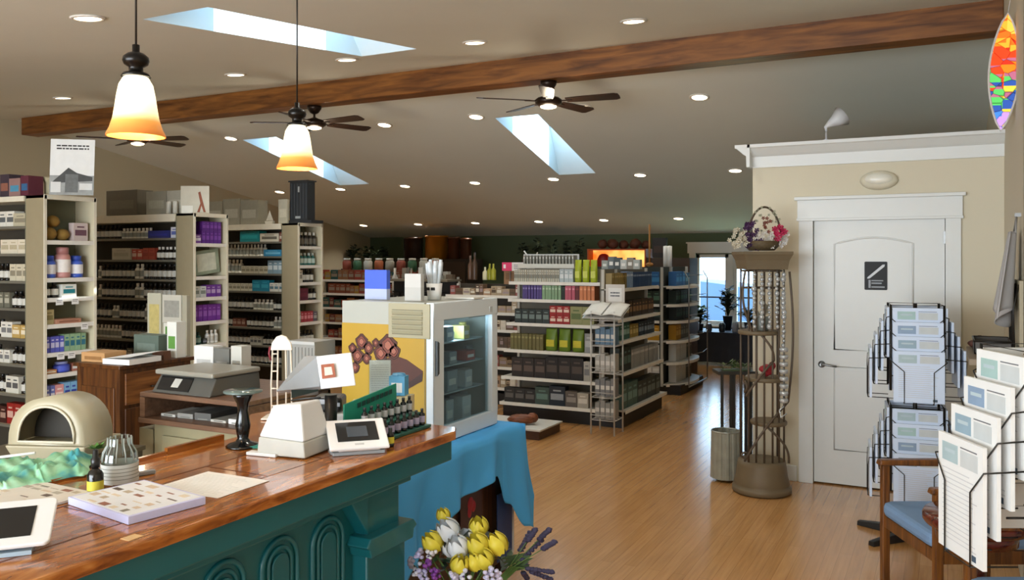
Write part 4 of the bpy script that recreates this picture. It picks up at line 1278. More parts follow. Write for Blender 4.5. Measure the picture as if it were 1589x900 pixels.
# ---------------------------------------------------------------- the window corner
pt = thing('plant_table', 'dark cloth covered table of plants below the window', 'table', (-3.45, 13.5, 0))
obj('table_top', G(M('#3c4658', .5)).box(-.75, .95, 0, .7, .50, .53), pt)
g = G(M('#2c3440', .8, var=.3, scale=6))
g.grid(lambda u, v: (-.75 + 1.7 * u, -.01 - .02 * sin(u * 40) * (1 - v), .05 + .47 * v), 60, 4); obj('table_cloth_skirt', g, pt)
for xx in (-.7, .87):
    for yy in (.05, .6): obj('leg', G(DARK).box(xx, xx + .04, yy, yy + .04, 0, .50), pt)
leafy(-3.60, 13.7, .532, .14, .34, 50, '#3f6a24', 'bright green leafy plant below the window', leaf=.13, poth=.1)
leafy(-3.22, 14.0, .532, .19, .5, 60, '#2c3634', 'dark purple leaved plant in a black pot before the window', leaf=.12, pot='#17191c', poth=.22)
leafy(-2.85, 13.85, .532, .18, .32, 40, '#33503a', 'blue green plant half hidden by the wicker stand', leaf=.11, pot='#2c3038', poth=.14)
for k in range(7):
    x = -4.05 + k * .21
    c = ['#7a8ca0', '#2c3440', '#a0aab8', '#4a5464', '#22303c', '#8a94a4', '#56606c'][k]
    g = G(M(c, .3)).lathe([(.04, 0), (.05, .02), (.05, .1 + .02 * (k % 3)), (.03, .13 + .02 * (k % 3))], seg=12)
    o = obj('small_pot', g, loc=(x, 13.56, .532)); tag(o, 'small glazed pot, %s along the front of the plant table' % ORD[k + 1], 'pot')

# low white topped platform on the floor beyond the fridge
a_ = onZ(838, 668, .10)
t = thing('low_platform', 'low white topped dark platform on the floor beyond the fridge', 'platform', (a_.x, a_.y, 0))
obj('platform_base', G(M_wood('#2c1810', '#4a2c1c', 'x')).box(-1.0, -.02, .02, .5, 0, .085), t)
obj('platform_top', G(M('#c9c8c2', .5)).box(-1.02, 0, 0, .52, .085, .10), t)
g = G(M_wood('#4a2412', '#8a4c28', 'x', scale=6)); g.ball((0, 0, .05), .14, .06, .05, 14, 8, jit=.06, rnd=rg); g.ball((.1, .02, .06), .06, .045, .05, 12, 8, jit=.05, rnd=rg)
o = obj('carved_ornament', g, loc=(a_.x - .28, a_.y + .18, .102), rz=.4); tag(o, 'brown carved lump lying on the low white topped platform', 'ornament')
# ---------------------------------------------------------------- counter
TEAL = M('#0c5c66', .42, var=.08, scale=5, coat=.2)
def counter_wood():
    m, nt, b = new_mat('varnished_oak_counter')
    tc = nt.nodes.new('ShaderNodeTexCoord')
    mp = nt.nodes.new('ShaderNodeMapping'); mp.inputs['Scale'].default_value = (7, 1.6, 7)
    no = nt.nodes.new('ShaderNodeTexNoise'); no.inputs['Scale'].default_value = 3.2; no.inputs['Detail'].default_value = 7; no.inputs['Distortion'].default_value = 1.6
    rp = nt.nodes.new('ShaderNodeValToRGB')
    e = rp.color_ramp.elements; e[0].position = .3; e[0].color = lin('#6b3512'); e[1].position = .75; e[1].color = lin('#c98744'); n = e.new(.5); n.color = lin('#a35f26')
    nt.links.new(tc.outputs['Object'], mp.inputs[0]); nt.links.new(mp.outputs[0], no.inputs['Vector']); nt.links.new(no.outputs['Fac'], rp.inputs[0])
    nt.links.new(rp.outputs[0], b.inputs['Base Color'])
    b.inputs['Roughness'].default_value = .16; b.inputs['Coat Weight'].default_value = .5; b.inputs['Coat Roughness'].default_value = .06
    return m
CW = counter_wood()
CT = 1.07
ct = thing('sales_counter', 'long teal panelled sales counter with varnished wood top', 'counter', (-1.64, 0, 0))
ct.location = (0, 0, 0)
# top outline: customer edge, end, stepped back edge
top = [(-1.64, -.3), (-1.64, 2.72), (-1.68, 2.79), (-2.30, 2.80), (-2.56, 2.74), (-2.58, 2.62), (-2.30, 2.28), (-2.29, 1.92), (-2.50, 1.75), (-2.60, 1.5), (-2.62, -.3)]
obj('counter_top', G(CW).prism(top, 'z', CT - .034, CT), ct, bevel=.006)
INLAY = M_wood('#7a4318', '#a9662c', 'y', rough=.16, scale=4, stretch=10)
DKW = M_wood('#4e2409', '#74401a', 'y', rough=.2, scale=4, stretch=10)
g = G(DKW)
g.box(-2.058, -2.05, -.3, 2.5, CT, CT + .0008); g.box(-1.80, -1.796, -.3, 2.2, CT, CT + .0008)
for y in (.9, 1.16, 1.42, 1.9, 2.15): g.box(-2.05, -1.80, y, y + .006, CT, CT + .0008)
g.m(M('#d9b27a', .4)).box(-1.70, -1.67, 1.32, 1.36, CT, CT + .0006)
obj('inlay_strip', g, ct)
g = G(INLAY); g.box(-2.30, -2.285, 1.55, 1.95, CT, CT + .012).box(-2.30, -2.285, 1.955, 2.2, CT, CT + .022)
obj('back_upstand', g, ct)
obj('apron', G(TEAL).box(-2.28, -1.665, -.3, 2.735, .955, CT - .035), ct, bevel=.006)
obj('apron_moulding', G(TEAL).box(-2.28, -1.69, -.3, 2.5, .93, .955), ct, bevel=.006)
obj('body', G(TEAL).box(-2.26, -1.76, -.3, 2.44, .06, .95), ct)
obj('plinth', G(TEAL).box(-2.28, -1.72, -.3, 2.46, 0, .12), ct, bevel=.006)
# end pilaster
g = G(TEAL); g.box(-1.80, -1.715, 2.27, 2.46, .12, .93); g.box(-1.80, -1.70, 2.255, 2.475, .12, .775)
obj('pilaster', g, ct, bevel=.006)
g = G(TEAL); g.prism([(2.24, .80), (2.49, .80), (2.51, .775), (2.49, .765), (2.485, .735), (2.245, .735), (2.235, .765), (2.22, .775)], 'x', -1.80, -1.672)
obj('pilaster_cap', g, ct, bevel=.004)
g = G(TEAL); g.prism([(2.16, .955), (2.27, .955), (2.27, .80)], 'x', -1.77, -1.705); obj('corner_bracket', g, ct, bevel=.004)
for k in range(9):
    yc = 2.125 - k * .218
    for r, th in ((.074, .0085), (.048, .007)):
        pts = [(-1.757, yc - r, .22)] + [(-1.757, yc - r * cos(pi * i / 12), .815 + r * 1.0 * sin(pi * i / 12)) for i in range(13)] + [(-1.757, yc + r, .22)]
        g = G(TEAL).tube(pts, th, 8, closed=True)
        obj('arch_moulding', g, ct)
# raised field inside each arch
for k in range(9):
    yc = 2.125 - k * .218
    r = .036
    pts = [(yc - r, .25)] + [(yc - r * cos(pi * i / 10), .81 + r * sin(pi * i / 10)) for i in range(11)] + [(yc + r, .25)]
    obj('arch_panel', G(TEAL).prism(pts, 'x', -1.76, -1.750), ct, bevel=.003)

# ---------------------------------------------------------------- things on the counter
PLW = M('#dcdcdc', .35, var=.01)
SCREEN = M('#17191c', .12)
def terminal(px, py, ang, s, label, tilt=24):
    p = onZ(px, py, CT)
    t = thing('card_terminal', label, 'card terminal', (p.x, p.y, CT), rz=ang)
    g = G(M('#8f9294', .4)); g.prism([(-.085 * s, -.06 * s), (.085 * s, -.06 * s), (.095 * s, 0), (.07 * s, .07 * s), (-.07 * s, .07 * s), (-.095 * s, 0)], 'z', .0008, .012 * s); obj('base_plate', g, t, bevel=.002)
    g = G(PLW); g.prism([(-.062 * s, .014 * s), (.07 * s, .014 * s), (.07 * s, .085 * s), (-.07 * s, .02 * s)], 'x', -.07 * s, .07 * s); obj('body', g, t, bevel=.006)
    R = Matrix.Translation((0, 0, .052 * s)) @ Matrix.Rotation(RAD(tilt), 4, 'X')
    g = G(PLW); g.T = R; g.box(-.098 * s, .098 * s, -.082 * s, .082 * s, 0, .011 * s); obj('front_plate', g, t, bevel=.004)
    g = G(SCREEN); g.T = R; g.box(-.068 * s, .068 * s, -.045 * s, .062 * s, .011 * s, .0125 * s)
    sc = obj('screen', g, t)
    g = G(M('#39424c', .2)); g.T = R; g.box(-.034 * s, .034 * s, -.022 * s, .036 * s, .0125 * s, .013 * s); obj('lit_area', g, sc)
    g = G(M('#b0b0b0', .4)); g.T = R; g.box(-.015 * s, .015 * s, -.066 * s, -.058 * s, .011 * s, .0118 * s); obj('logo_mark', g, t)
    return t
terminal(554, 700, YAW + RAD(18), 1.0, 'white card terminal with a dark square screen beside the white cash box')
p = onZ(-22, 852, CT)
t = thing('tablet_stand', 'white framed tablet on a clear stand at the counter corner', 'tablet', (p.x, p.y, CT), rz=YAW + RAD(22))
R = Matrix.Translation((0, 0, .045)) @ Matrix.Rotation(RAD(20), 4, 'X')
g = G(PLW); g.T = R
def rrect(hw, hh, r, n=5):
    pts = []
    for cx_, cy_, a0 in ((hw - r, hh - r, 0), (-hw + r, hh - r, 90), (-hw + r, -hh + r, 180), (hw - r, -hh + r, 270)):
        for i in range(n + 1):
            a = RAD(a0 + 90 * i / n); pts.append((cx_ + r * cos(a), cy_ + r * sin(a)))
    return pts
g.prism(rrect(.135, .085, .014), 'z', 0, .010); obj('tablet_case', g, t, bevel=.003)
g = G(M('#0d0f12', .06)); g.T = R; g.box(-.095, .095, -.055, .055, .010, .0112); obj('screen', g, t)
g = G(M('#9fb0bd', .15)); g.prism([(-.05, .001), (.05, .001), (.02, .046), (-.03, .029)], 'x', .03, .07); obj('stand', g, t)
g = G(M('#9fb0bd', .15)); g.prism([(-.08, .0008), (.06, .0008), (.06, .01), (-.08, .01)], 'x', -.1, .1); obj('stand_base', g, t)

# white till housing
p = onZ(459, 703, CT)
t = thing('cash_box', 'white plastic till housing with a grey lower band beside the card terminal', 'till', (p.x, p.y, CT), rz=YAW + RAD(-20))
g = G(M('#b9b8b0', .4)); g.hexa([(-.10, -.075, .004), (.085, -.075, .004), (.085, .09, .004), (-.10, .09, .004)], [(-.095, -.072, .062), (.078, -.072, .055), (.078, .09, .055), (-.095, .09, .062)]); obj('lower_band', g, t, bevel=.005)
g = G(PLW); g.hexa([(-.095, -.072, .062), (.078, -.072, .055), (.078, .09, .055), (-.095, .09, .062)], [(-.065, -.035, .162), (.045, -.04, .172), (.045, .075, .172), (-.065, .075, .150)]); obj('upper_shell', g, t, bevel=.007)
g = G(PLW); g.box(-.135, -.02, -.085, -.055, .0008, .012); obj('front_tray', g, t, bevel=.003)
g = G(M('#2a2a2a', .4)); g.tube([(-.066, .07, .160), (-.02, .076, .168), (.045, .076, .176)], .003, 6); obj('cable', g, t)

# till monitor with paper notice
d_ = 2.98
pm = w(500, 640, d_)
t = thing('till_monitor', 'grey till monitor seen from behind with a white notice on its front', 'monitor', (pm.x, pm.y, CT), rz=YAW)
def L(px, py, dd=0):        # point in the local frame of t from picture measures at the monitor's distance
    q = w(px, py, d_ + dd) - Vector((pm.x, pm.y, CT))
    return (cos(YAW) * q.x + sin(YAW) * q.y, -sin(YAW) * q.x + cos(YAW) * q.y, q.z)
g = G(M('#8c8f90', .4)); g.hexa([L(428, 607, .18), L(496, 600, 0), L(500, 604, .03), L(432, 610, .22)], [L(472, 553, .18), L(492, 552, 0), L(496, 552, .03), L(478, 552, .22)]); obj('screen_back', g, t, bevel=.003)
g = G(PLW); g.hexa([L(498, 604, 0), L(552, 598, .02), L(552, 598, .05), L(498, 604, .03)], [L(491, 553, 0), L(545, 547, .02), L(545, 547, .05), L(491, 553, .03)]); fr = obj('front_panel', g, t, bevel=.003)
g = G(M('#a0583c', .6, var=.5, scale=60)); g.hexa([L(500, 588, -.006), L(521, 585, .001), L(521, 585, .004), L(500, 588, .0)], [L(498, 566, -.006), L(518, 564, .001), L(518, 564, .004), L(498, 566, .0)]); e_ = obj('printed_emblem', g, fr)
g = G(M('#e8d8cc', .6)); g.hexa([L(504, 583, -.008), L(517, 581, .0), L(517, 581, .001), L(504, 583, -.007)], [L(503, 570, -.008), L(515, 569, -.0), L(515, 569, .001), L(503, 570, -.007)]); obj('emblem_centre', g, fr)
g = G(M('#0d1f1c', .3)); g.hexa([L(452, 618, .12), L(494, 607, .05), L(494, 612, .1), L(452, 618, .16)], [L(452, 603, .12), L(494, 598, .05), L(494, 598, .1), L(452, 603, .16)]); obj('dark_screen', g, t)
g = G(BLACK); g.lathe([(.07, .002), (.07, .02), (.03, .03), (.022, .05), (.022, .16)], c=(.02, .05, 0), seg=20); obj('stand', g, t)
# receipt printer
p = onZ(524, 668, CT)
t = thing('receipt_printer', 'black receipt printer on a pale base under the till monitor', 'printer', (p.x - .06, p.y + .10, CT), rz=YAW)
g = G(M('#c4c4c0', .4)); g.box(-.14, .10, -.08, .07, .001, .055); obj('base', g, t, bevel=.008)
g = G(BLACK); g.box(-.10, .01, -.06, .05, .056, .115); obj('printer_body', g, t, bevel=.012)
g = G(STEEL); g.box(-.094, -.03, -.064, -.06, .09, .108).box(-.02, .005, -.064, -.06, .08, .095); obj('label_plate', g, t)
g = G(M('#cdb98a', .6)); g.box(.03, .095, -.05, .04, .056, .075).box(.04, .09, -.04, .04, .076, .092); obj('paper_pad', g, t)
# upright sheet holder
p = onZ(575, 660, CT); 
t = thing('sheet_holder', 'clear upright holder with a white printed sheet beside the till monitor', 'sheet holder', (p.x - .05, p.y + .13, CT + .001), rz=YAW)
g = G(PAPER); g.box(-.043, .043, 0, .002, .05, .235); text_lines(g, M('#c0c0c4', .6), -.036, .036, .11, .22, 12, 0, rt, .3); g.m(M('#5a5a5a', .6, var=.4, scale=40)).box(.0, .034, -.001, 0, .06, .10); obj('printed_sheet', g, t)
g = G(M_glass('#f4f8f8', .97)); g.box(-.047, .047, -.003, -.001, .0, .24).box(-.047, .047, -.05, .03, .001, .003); obj('clear_stand', g, t)
# blue box
p = w(612, 618, 3.3)
g = G(M('#4c9cc8', .4, var=.1)).box(-.032, .032, -.025, .025, 0, .075); g.m(M('#e4eaee', .5)).box(-.022, .022, -.0265, -.025, .012, .05); g.m(M('#3c84b0', .4)).lathe([(.03, .075), (.024, .085), (.0, .088)], seg=12, cap=False)
o = obj('blue_canister', g, loc=(p.x, p.y + .03, CT + .001 + .11), rz=YAW - .2); tag(o, 'sky blue box with a white label behind the green tester sign', 'box')
g = G(M('#cdbf94', .5)).box(-.07, .06, -.04, .04, 0, .108); g.m(M('#e4e0d0', .5)).box(-.06, .05, -.0415, -.04, .03, .08)
o = obj('cardboard_box', g, loc=(p.x - .01, p.y + .03, CT + .001), rz=YAW - .2); tag(o, 'yellowish cardboard box carrying the sky blue box on the counter', 'box')
# green tester sign and two rows of tester bottles
pa, pb = onZ(588, 668, CT), onZ(662, 640, CT)
pr0, pr1 = onZ(599, 690, CT), onZ(672, 665, CT)
dirv = (pr1 - pr0); dirv.z = 0; Lr = dirv.length; ang = math.atan2(dirv.y, dirv.x)
t = thing('tester_display', 'green topped tester rack for small bottles at the counter end', 'display rack', (pr0.x, pr0.y, CT), rz=ang)
g = G(M('#1f5a50', .5)); g.box(-.02, Lr + .02, .02, .15, .001, .012); obj('tray_base', g, t, bevel=.002)
g = G(M('#1f5a50', .5)); g.box(-.02, Lr + .02, .065, .14, .012, .055); obj('rear_step', g, t, bevel=.002)
g = G(M('#178a72', .5, var=.05)); g.hexa([(-.05, .142, .03), (Lr - .02, .15, .05), (Lr - .02, .156, .05), (-.05, .148, .03)], [(-.045, .145, .135), (Lr - .02, .153, .165), (Lr - .02, .159, .165), (-.045, .151, .135)])
sg = obj('sign_board', g, t, bevel=.002)
g = G(M('#0c3a34', .6))
for k in range(9):
    u = .03 + k * .028
    if u < Lr - .06: g.hexa([(u, .143, .108 + u * .1), (u + .02, .1435, .11 + u * .1), (u + .02, .145, .11 + u * .1), (u, .145, .108 + u * .1)], [(u, .143, .125 + u * .1), (u + .02, .1435, .127 + u * .1), (u + .02, .145, .127 + u * .1), (u, .145, .125 + u * .1)])
obj('sign_lettering', g, sg)
def tester(cap, body, lab):
    return good('bottle', .062, .0115, body, cap, lab)
n_ = 8
for k in range(n_):
    for rw in range(2):
        lx = .012 + (Lr - .024) * k / (n_ - 1)
        ly = (.042, .10)[rw]
        o = bpy.data.objects.new('tester_bottle', tester('#26292a' if rw else '#3a3d3e', '#14181a', '#b9bcc0' if rw == 1 else '#a8a4c4')); COL.objects.link(o)
        o.location = (pr0.x + cos(ang) * lx - sin(ang) * ly, pr0.y + sin(ang) * lx + cos(ang) * ly, CT + (.0135 if rw == 0 else .0565))
        tag(o, 'small tester bottle, %s from the card terminal in the %s row' % (ORD[k + 1], ['front', 'raised back'][rw]), 'bottle')
p = onZ(610, 690, CT)
g = G(M('#14181a', .3)).lathe([(.012, 0), (.013, .004), (.013, .014)], seg=14); g.m(M('#d8cc3c', .5)).lathe([(.0134, .012), (.0134, .034)], seg=14, cap=False); g.m(M('#14181a', .3)).lathe([(.013, .034), (.012, .042), (.006, .046), (.0065, .062), (.005, .064)], seg=14)
o = obj('bottle', g, loc=(p.x + .01, p.y - .03, CT + .001)); tag(o, 'small dark bottle with a yellow label standing before the tester rack', 'bottle')
# turned black stand with a round plate
p = onZ(377, 693, CT)
t = thing('pedestal_stand', 'turned black pedestal with a round glass plate on top, on the counter', 'stand', (p.x, p.y, CT))
BG = M('#0c0e0f', .15)
g = G(BG); g.lathe([(.056, .001), (.058, .004), (.05, .010), (.026, .018), (.018, .03), (.022, .05), (.026, .075), (.021, .10), (.017, .125), (.021, .15), (.031, .17), (.033, .178), (.03, .185)], seg=28); obj('stem', g, t)
g = G(M('#5c6a66', .08)); g.lathe([(.062, .186), (.066, .189), (.064, .194), (.0, .194)], seg=32); obj('round_plate', g, t)
p = onZ(400, 690, CT)
g = G(M('#3c8f80', .15)).prism(rrect(.05, .03, .01), 'z', .0, .008)
o = obj('glass_coaster', g, loc=(p.x - .0, p.y - .02, CT + .001), rz=YAW + .25); o.location.x += .03; tag(o, 'thin green glass slab next to the black pedestal stand', 'coaster')
# white wire stand with a domed top
p = onZ(437, 650, CT)
p = cm((437 - CX) / F * 3.42, 3.42, CT + .001)
t = thing('wire_stand', 'tall cream wire stand with a domed solid top behind the white till', 'stand', p, rz=YAW)
WI = M('#d9cdbb', .4)
g = G(WI)
for a in (-.040, -.016, .018, .040):
    g.tube([(a * 1.0, 0, .0), (a * 1.05, 0, .14), (a * .9, 0, .29)], .0035, 6)
for z in (.05, .12, .19, .26): g.tube([(-.040, 0, z), (-.016, 0, z)], .003, 5)
obj('wire_frame', g, t)
g = G(WI); g.prism([(-.044, .275), (-.038, .305), (-.02, .33), (0, .337), (.02, .33), (.038, .305), (.044, .275)], 'y', -.006, .006); obj('domed_top', g, t, bevel=.002)
g = G(WI); g.prism([(-.07, -.05), (.06, -.05), (.06, .05), (-.07, .05)], 'z', .001, .008); obj('foot', g, t, bevel=.002)
g = G(M('#7a2430', .4)); g.tube([(-.046, -.004, .29), (-.05, -.004, .26), (-.043, -.004, .235)], .004, 6); obj('red_hook', g, t)
# glass jar and dropper bottle
p = onZ(186, 750, CT)
t = thing('glass_jar', 'clear faceted glass jar with a wide paper label on the counter', 'jar', (p.x, p.y, CT))
g = G(M_glass('#e4eae8', .8)); g.lathe([(.046, .001), (.049, .006), (.049, .07), (.046, .09), (.034, .112), (.032, .132), (.034, .136)], seg=12, smooth=False, cap=False); obj('jar_body', g, t)
g = G(M('#b9b8b0', .6, var=.1, scale=30)); g.lathe([(.0505, .008), (.0505, .062)], seg=28, cap=False); lb = obj('paper_label', g, t)
g = G(M('#77756c', .6)); [g.lathe([(.051, z), (.051, z + .002)], seg=28, cap=False) for z in (.02, .03, .04, .05)]; obj('label_print', g, lb)
g = G(M('#8c9088', .2)); 
for k in range(12):
    a = k * pi / 6 + .2; g.tube([(.048 * cos(a), .048 * sin(a), .068), (.045 * cos(a), .045 * sin(a), .09), (.033 * cos(a), .033 * sin(a), .112), (.032 * cos(a), .032 * sin(a), .134)], .0025, 5)
obj('jar_ridges', g, t)
p = onZ(148, 765, CT)
t = thing('dropper_bottle', 'small black dropper bottle with a yellow label beside the glass jar', 'bottle', (p.x, p.y, CT))
g = G(M('#120f0c', .15)); g.lathe([(.019, .001), (.021, .004), (.021, .052), (.016, .062), (.009, .067), (.009, .072)], seg=20); obj('bottle_body', g, t)
g = G(M('#c9bb3a', .5)); g.lathe([(.0214, .010), (.0214, .036)], seg=20, cap=False); obj('yellow_label', g, t)
g = G(BLACK); g.lathe([(.011, .070), (.012, .095), (.008, .098), (.007, .118), (.004, .121)], seg=14); obj('dropper_cap', g, t)
# magazines and sheets
def slab(name, cs, th, label, cat, mats, z=CT, lines=14, cover=True):
    pts = [onZ(px, py, z) for px, py in cs]
    c = sum(pts, Vector()) / 4
    e1 = (pts[1] - pts[0] + pts[2] - pts[3]) / 2
    e2 = (pts[3] - pts[0] + pts[2] - pts[1]) / 2
    W_, H_ = e1.length, e2.length
    a = math.atan2(e1.y, e1.x)
    t = thing(name, label, cat, (c.x, c.y, z), rz=a)
    g = G(mats[0]); g.box(-W_ / 2, W_ / 2, -H_ / 2, H_ / 2, .001, th); obj('paper_stack' if th > .004 else 'sheet', g, t, bevel=.001 if th > .004 else 0)
    g = G(mats[1])
    rd = random.Random(len(label))
    if cover:
        g.box(-W_ * .47, W_ * .47, -H_ * .47, H_ * .47, th, th + .0006)
        for r in range(6):
            for q in range(5):
                if rd.random() < .8:
                    g.m(rd.choice(mats[2])); x = -W_ * .44 + q * W_ * .18; y = -H_ * .44 + r * H_ * .15
                    g.box(x, x + W_ * rd.uniform(.06, .15), y, y + H_ * rd.uniform(.02, .10), th + .0006, th + .0010)
        obj('cover_print', g, t)
    else:
        for r in range(lines):
            y = -H_ * .42 + r * H_ * .84 / lines
            g.box(-W_ * .42, W_ * rd.uniform(.2, .42), y, y + H_ * .012, th, th + .0004)
        obj('printed_lines', g, t)
    return t
PR = [M('#8c5a44', .5), M('#5a4a40', .5), M('#c9b49c', .5), M('#a8a090', .5), M('#7a7468', .5), M('#d8c8b0', .5), M('#b4a48c', .5)]
slab('magazine_stack', [(108, 783), (204, 818), (314, 781), (222, 756)], .021, 'thick white and lilac edged magazine stack with a printed cover on the counter', 'magazine', [M('#c6c8ec', .4), M('#e4e6ea', .35), PR])
slab('magazine', [(-40, 775), (55, 800), (138, 766), (55, 750)], .008, 'thin printed magazine lying next to the green cloth', 'magazine', [M('#d8d2ca', .5), M('#d6cfc4', .4), PR])
slab('paper_sheet', [(235, 756), (331, 774), (424, 747), (327, 734)], .0022, 'plain white printed sheet lying on the counter beyond the magazines', 'paper', [M('#e6e4e0', .6), M('#c9c8c4', .6), []], cover=False)
# green cloth, crumpled
rc = random.Random(21)
c0_, c1_, c2_, c3_ = onZ(-30, 768, CT), onZ(140, 742, CT), onZ(150, 712, CT), onZ(-30, 722, CT)
def clothp(u, v):
    p = (c0_ * (1 - u) + c1_ * u) * (1 - v) + (c3_ * (1 - u) + c2_ * u) * v
    e = min(u, 1 - u, v, 1 - v)
    h = min(1, e * 7)
    p = Vector(p)
    p.x += .012 * sin(13 * v + 5 * u); p.y += .012 * sin(17 * u + 3 * v)
    p.z = CT + .008 + h * (.014 + .007 * sin(11 * u + 7 * v) + .006 * sin(19 * v - 23 * u) + .005 * sin(57 * u + 21 * v) + .022 * u * u)
    return p
def greencloth():
    m, nt, b = new_mat('dyed_green_cloth')
    tc = nt.nodes.new('ShaderNodeTexCoord'); no = nt.nodes.new('ShaderNodeTexNoise'); no.inputs['Scale'].default_value = 11; no.inputs['Detail'].default_value = 5
    rp = nt.nodes.new('ShaderNodeValToRGB'); e = rp.color_ramp.elements; e[0].position = .35; e[0].color = lin('#3c8f96'); e[1].position = .62; e[1].color = lin('#a8d8b8'); n = e.new(.48); n.color = lin('#7cb48c')
    nt.links.new(tc.outputs['Object'], no.inputs['Vector']); nt.links.new(no.outputs['Fac'], rp.inputs[0]); nt.links.new(rp.outputs[0], b.inputs['Base Color']); b.inputs['Roughness'].default_value = .75
    return m
o = obj('silk_scarf', G(greencloth()).grid(clothp, 70, 26), solid=.0015); tag(o, 'crumpled sea green scarf lying along the back of the counter', 'scarf')
g = G(M('#4f7a34', .7, var=.3))
for k in range(26):
    a = rc.uniform(0, 2 * pi); d = Vector((cos(a), sin(a), rc.uniform(.1, .9))).normalized(); l = rc.uniform(.02, .035); s_ = d.cross(Vector((0, 0, 1))).normalized() * l * .3
    b_ = Vector((0, 0, .004)); g.add([b_, b_ + d * l * .5 + s_, b_ + d * l, b_ + d * l * .5 - s_], [(0, 1, 2, 3)])
p = onZ(150, 718, CT); o = obj('leaf_sprig', g, loc=(p.x, p.y, CT + .04)); tag(o, 'green leafy sprig between the scarf and the glass jar', 'sprig')
p = onZ(222, 738, CT)
g = G(M('#8f9498', .4)); g.box(-.035, .035, -.008, .008, .001, .014); g.box(-.045, -.02, -.012, .012, .014, .02)
o = obj('stapler', g, loc=(p.x, p.y, CT), rz=YAW + .7, bevel=.003); tag(o, 'small grey stapler beside the glass jar', 'stapler')
p = onZ(20, 742, CT)
g = G(M('#dcdad4', .4)).tube([(-.1, -.02, .05), (.06, .03, .075)], .004, 8)
o = obj('white_rod', g, loc=(p.x, p.y, CT)); tag(o, 'thin white rod lying across the green scarf', 'rod')
# ---------------------------------------------------------------- display fridge on the cloth covered table
TZ = .80
FX, FY0, FY1, FXL, FZ = -2.21, 3.46, 4.11, -2.765, 1.50
t = thing('cloth_table', 'brown wooden side table under a sky blue cloth at the counter end', 'table', (-2.14, 3.0, 0))
WB = M_wood('#24120a', '#4f2c18', 'z', rough=.4)
g = G(WB); g.box(-.70, -.03, .06, 1.12, .06, .76); obj('cabinet_body', g, t)
g = G(WB); g.box(-.73, 0, .03, 1.15, .765, TZ - .006); obj('table_top', g, t, bevel=.004)
for xx in (-.70, -.08):
    for yy in (.05, 1.07): obj('leg', G(WB).box(xx, xx + .06, yy, yy + .06, 0, .764), t)
g = G(M('#1c3f7c', .5)).box(-.028, -.024, .93, 1.12, .10, .46); g.m(M('#d4d8e0', .5)).box(-.024, -.022, 1.10, 1.12, .10, .46)
o = obj('blue_folder', g, loc=(-2.10, 3.02, 0)); tag(o, 'blue folder with a white edge leaning on the table under the cloth', 'folder')
o.location.z = .0
g = G(M('#40282c', .5, var=.4, scale=14)).box(0, .003, 0, .22, 0, .26); g.m(M('#9c2034', .5, var=.4, scale=30)).ball((.003, .10, .17), .006, .03, .035).ball((.003, .13, .15), .006, .022, .03).ball((.003, .09, .13), .006, .02, .03)
o = obj('picture_card', g, loc=(-2.158, 3.62, .30)); tag(o, 'dark card with a red flower on the table side below the cloth', 'picture')
def hang(y):                       # how far the cloth hangs down on the customer side
    pts = [(2.96, .36), (3.06, .40), (3.14, .34), (3.26, .50), (3.42, .54), (3.6, .57), (3.78, .60), (3.88, .585), (3.96, .42), (4.05, .28), (4.16, .24), (4.20, .40)]
    for a, b in zip(pts, pts[1:]):
        if y <= b[0]: 
            u = (y - a[0]) / (b[0] - a[0]); u = max(0, u); u = u * u * (3 - 2 * u)
            return a[1] + (b[1] - a[1]) * u
    return pts[-1][1]
def drape(u, v):
    # v: 0 middle of the table .. edge at .35 .. bottom of the drop at 1
    y = 2.96 + 1.24 * u
    if v < .3:
        return Vector((-2.75 + (.64) * v / .3, y, TZ + .001 + .0015 * sin(u * 50)))
    s = (v - .3) / .7
    zb = hang(y)
    z = TZ - .004 - (TZ - zb) * s
    f_ = .012 + s * .05
    x = -2.112 + .012 * min(1, s * 8) + f_ * (.5 + .5 * sin(u * 21 + 1.2 * s)) + .03 * s * s * (1 if u > .8 or u < .12 else .2) + .008 * sin(u * 47 + s * 3) * s
    y2 = y + (.05 * s * (u - .5)) + .015 * sin(s * 5 + u * 9) * s
    return Vector((x, y2, z))
BLUEC = M('#48a6e8', .75, var=.05, scale=3)
g = G(BLUEC).grid(drape, 110, 44)
def drape2(u, v):                  # side towards the counter, and the far side
    x = -2.80 + .70 * u
    zb = .30 + .10 * sin(u * 5) - .04 * sin(u * 13)
    return Vector((x, 2.965 - .01 - .03 * v * (.5 + .5 * sin(u * 24 + v)), TZ + .001 - (TZ - zb) * v))
g.grid(drape2, 50, 20)
def drape3(u, v):
    x = -2.80 + .72 * u
    return Vector((x, 4.195 + .02 * v * (.5 + .5 * sin(u * 22)), TZ + .001 - (.40 + .05 * sin(u * 9)) * v))
g.grid(drape3, 40, 16)
g.grid(lambda u, v: (-2.80 + .06 * u, 2.96 + 1.24 * v, TZ + .001), 2, 4)
o = obj('blue_cloth', g, solid=.003); tag(o, 'sky blue cloth draped over the table at the counter end', 'tablecloth')

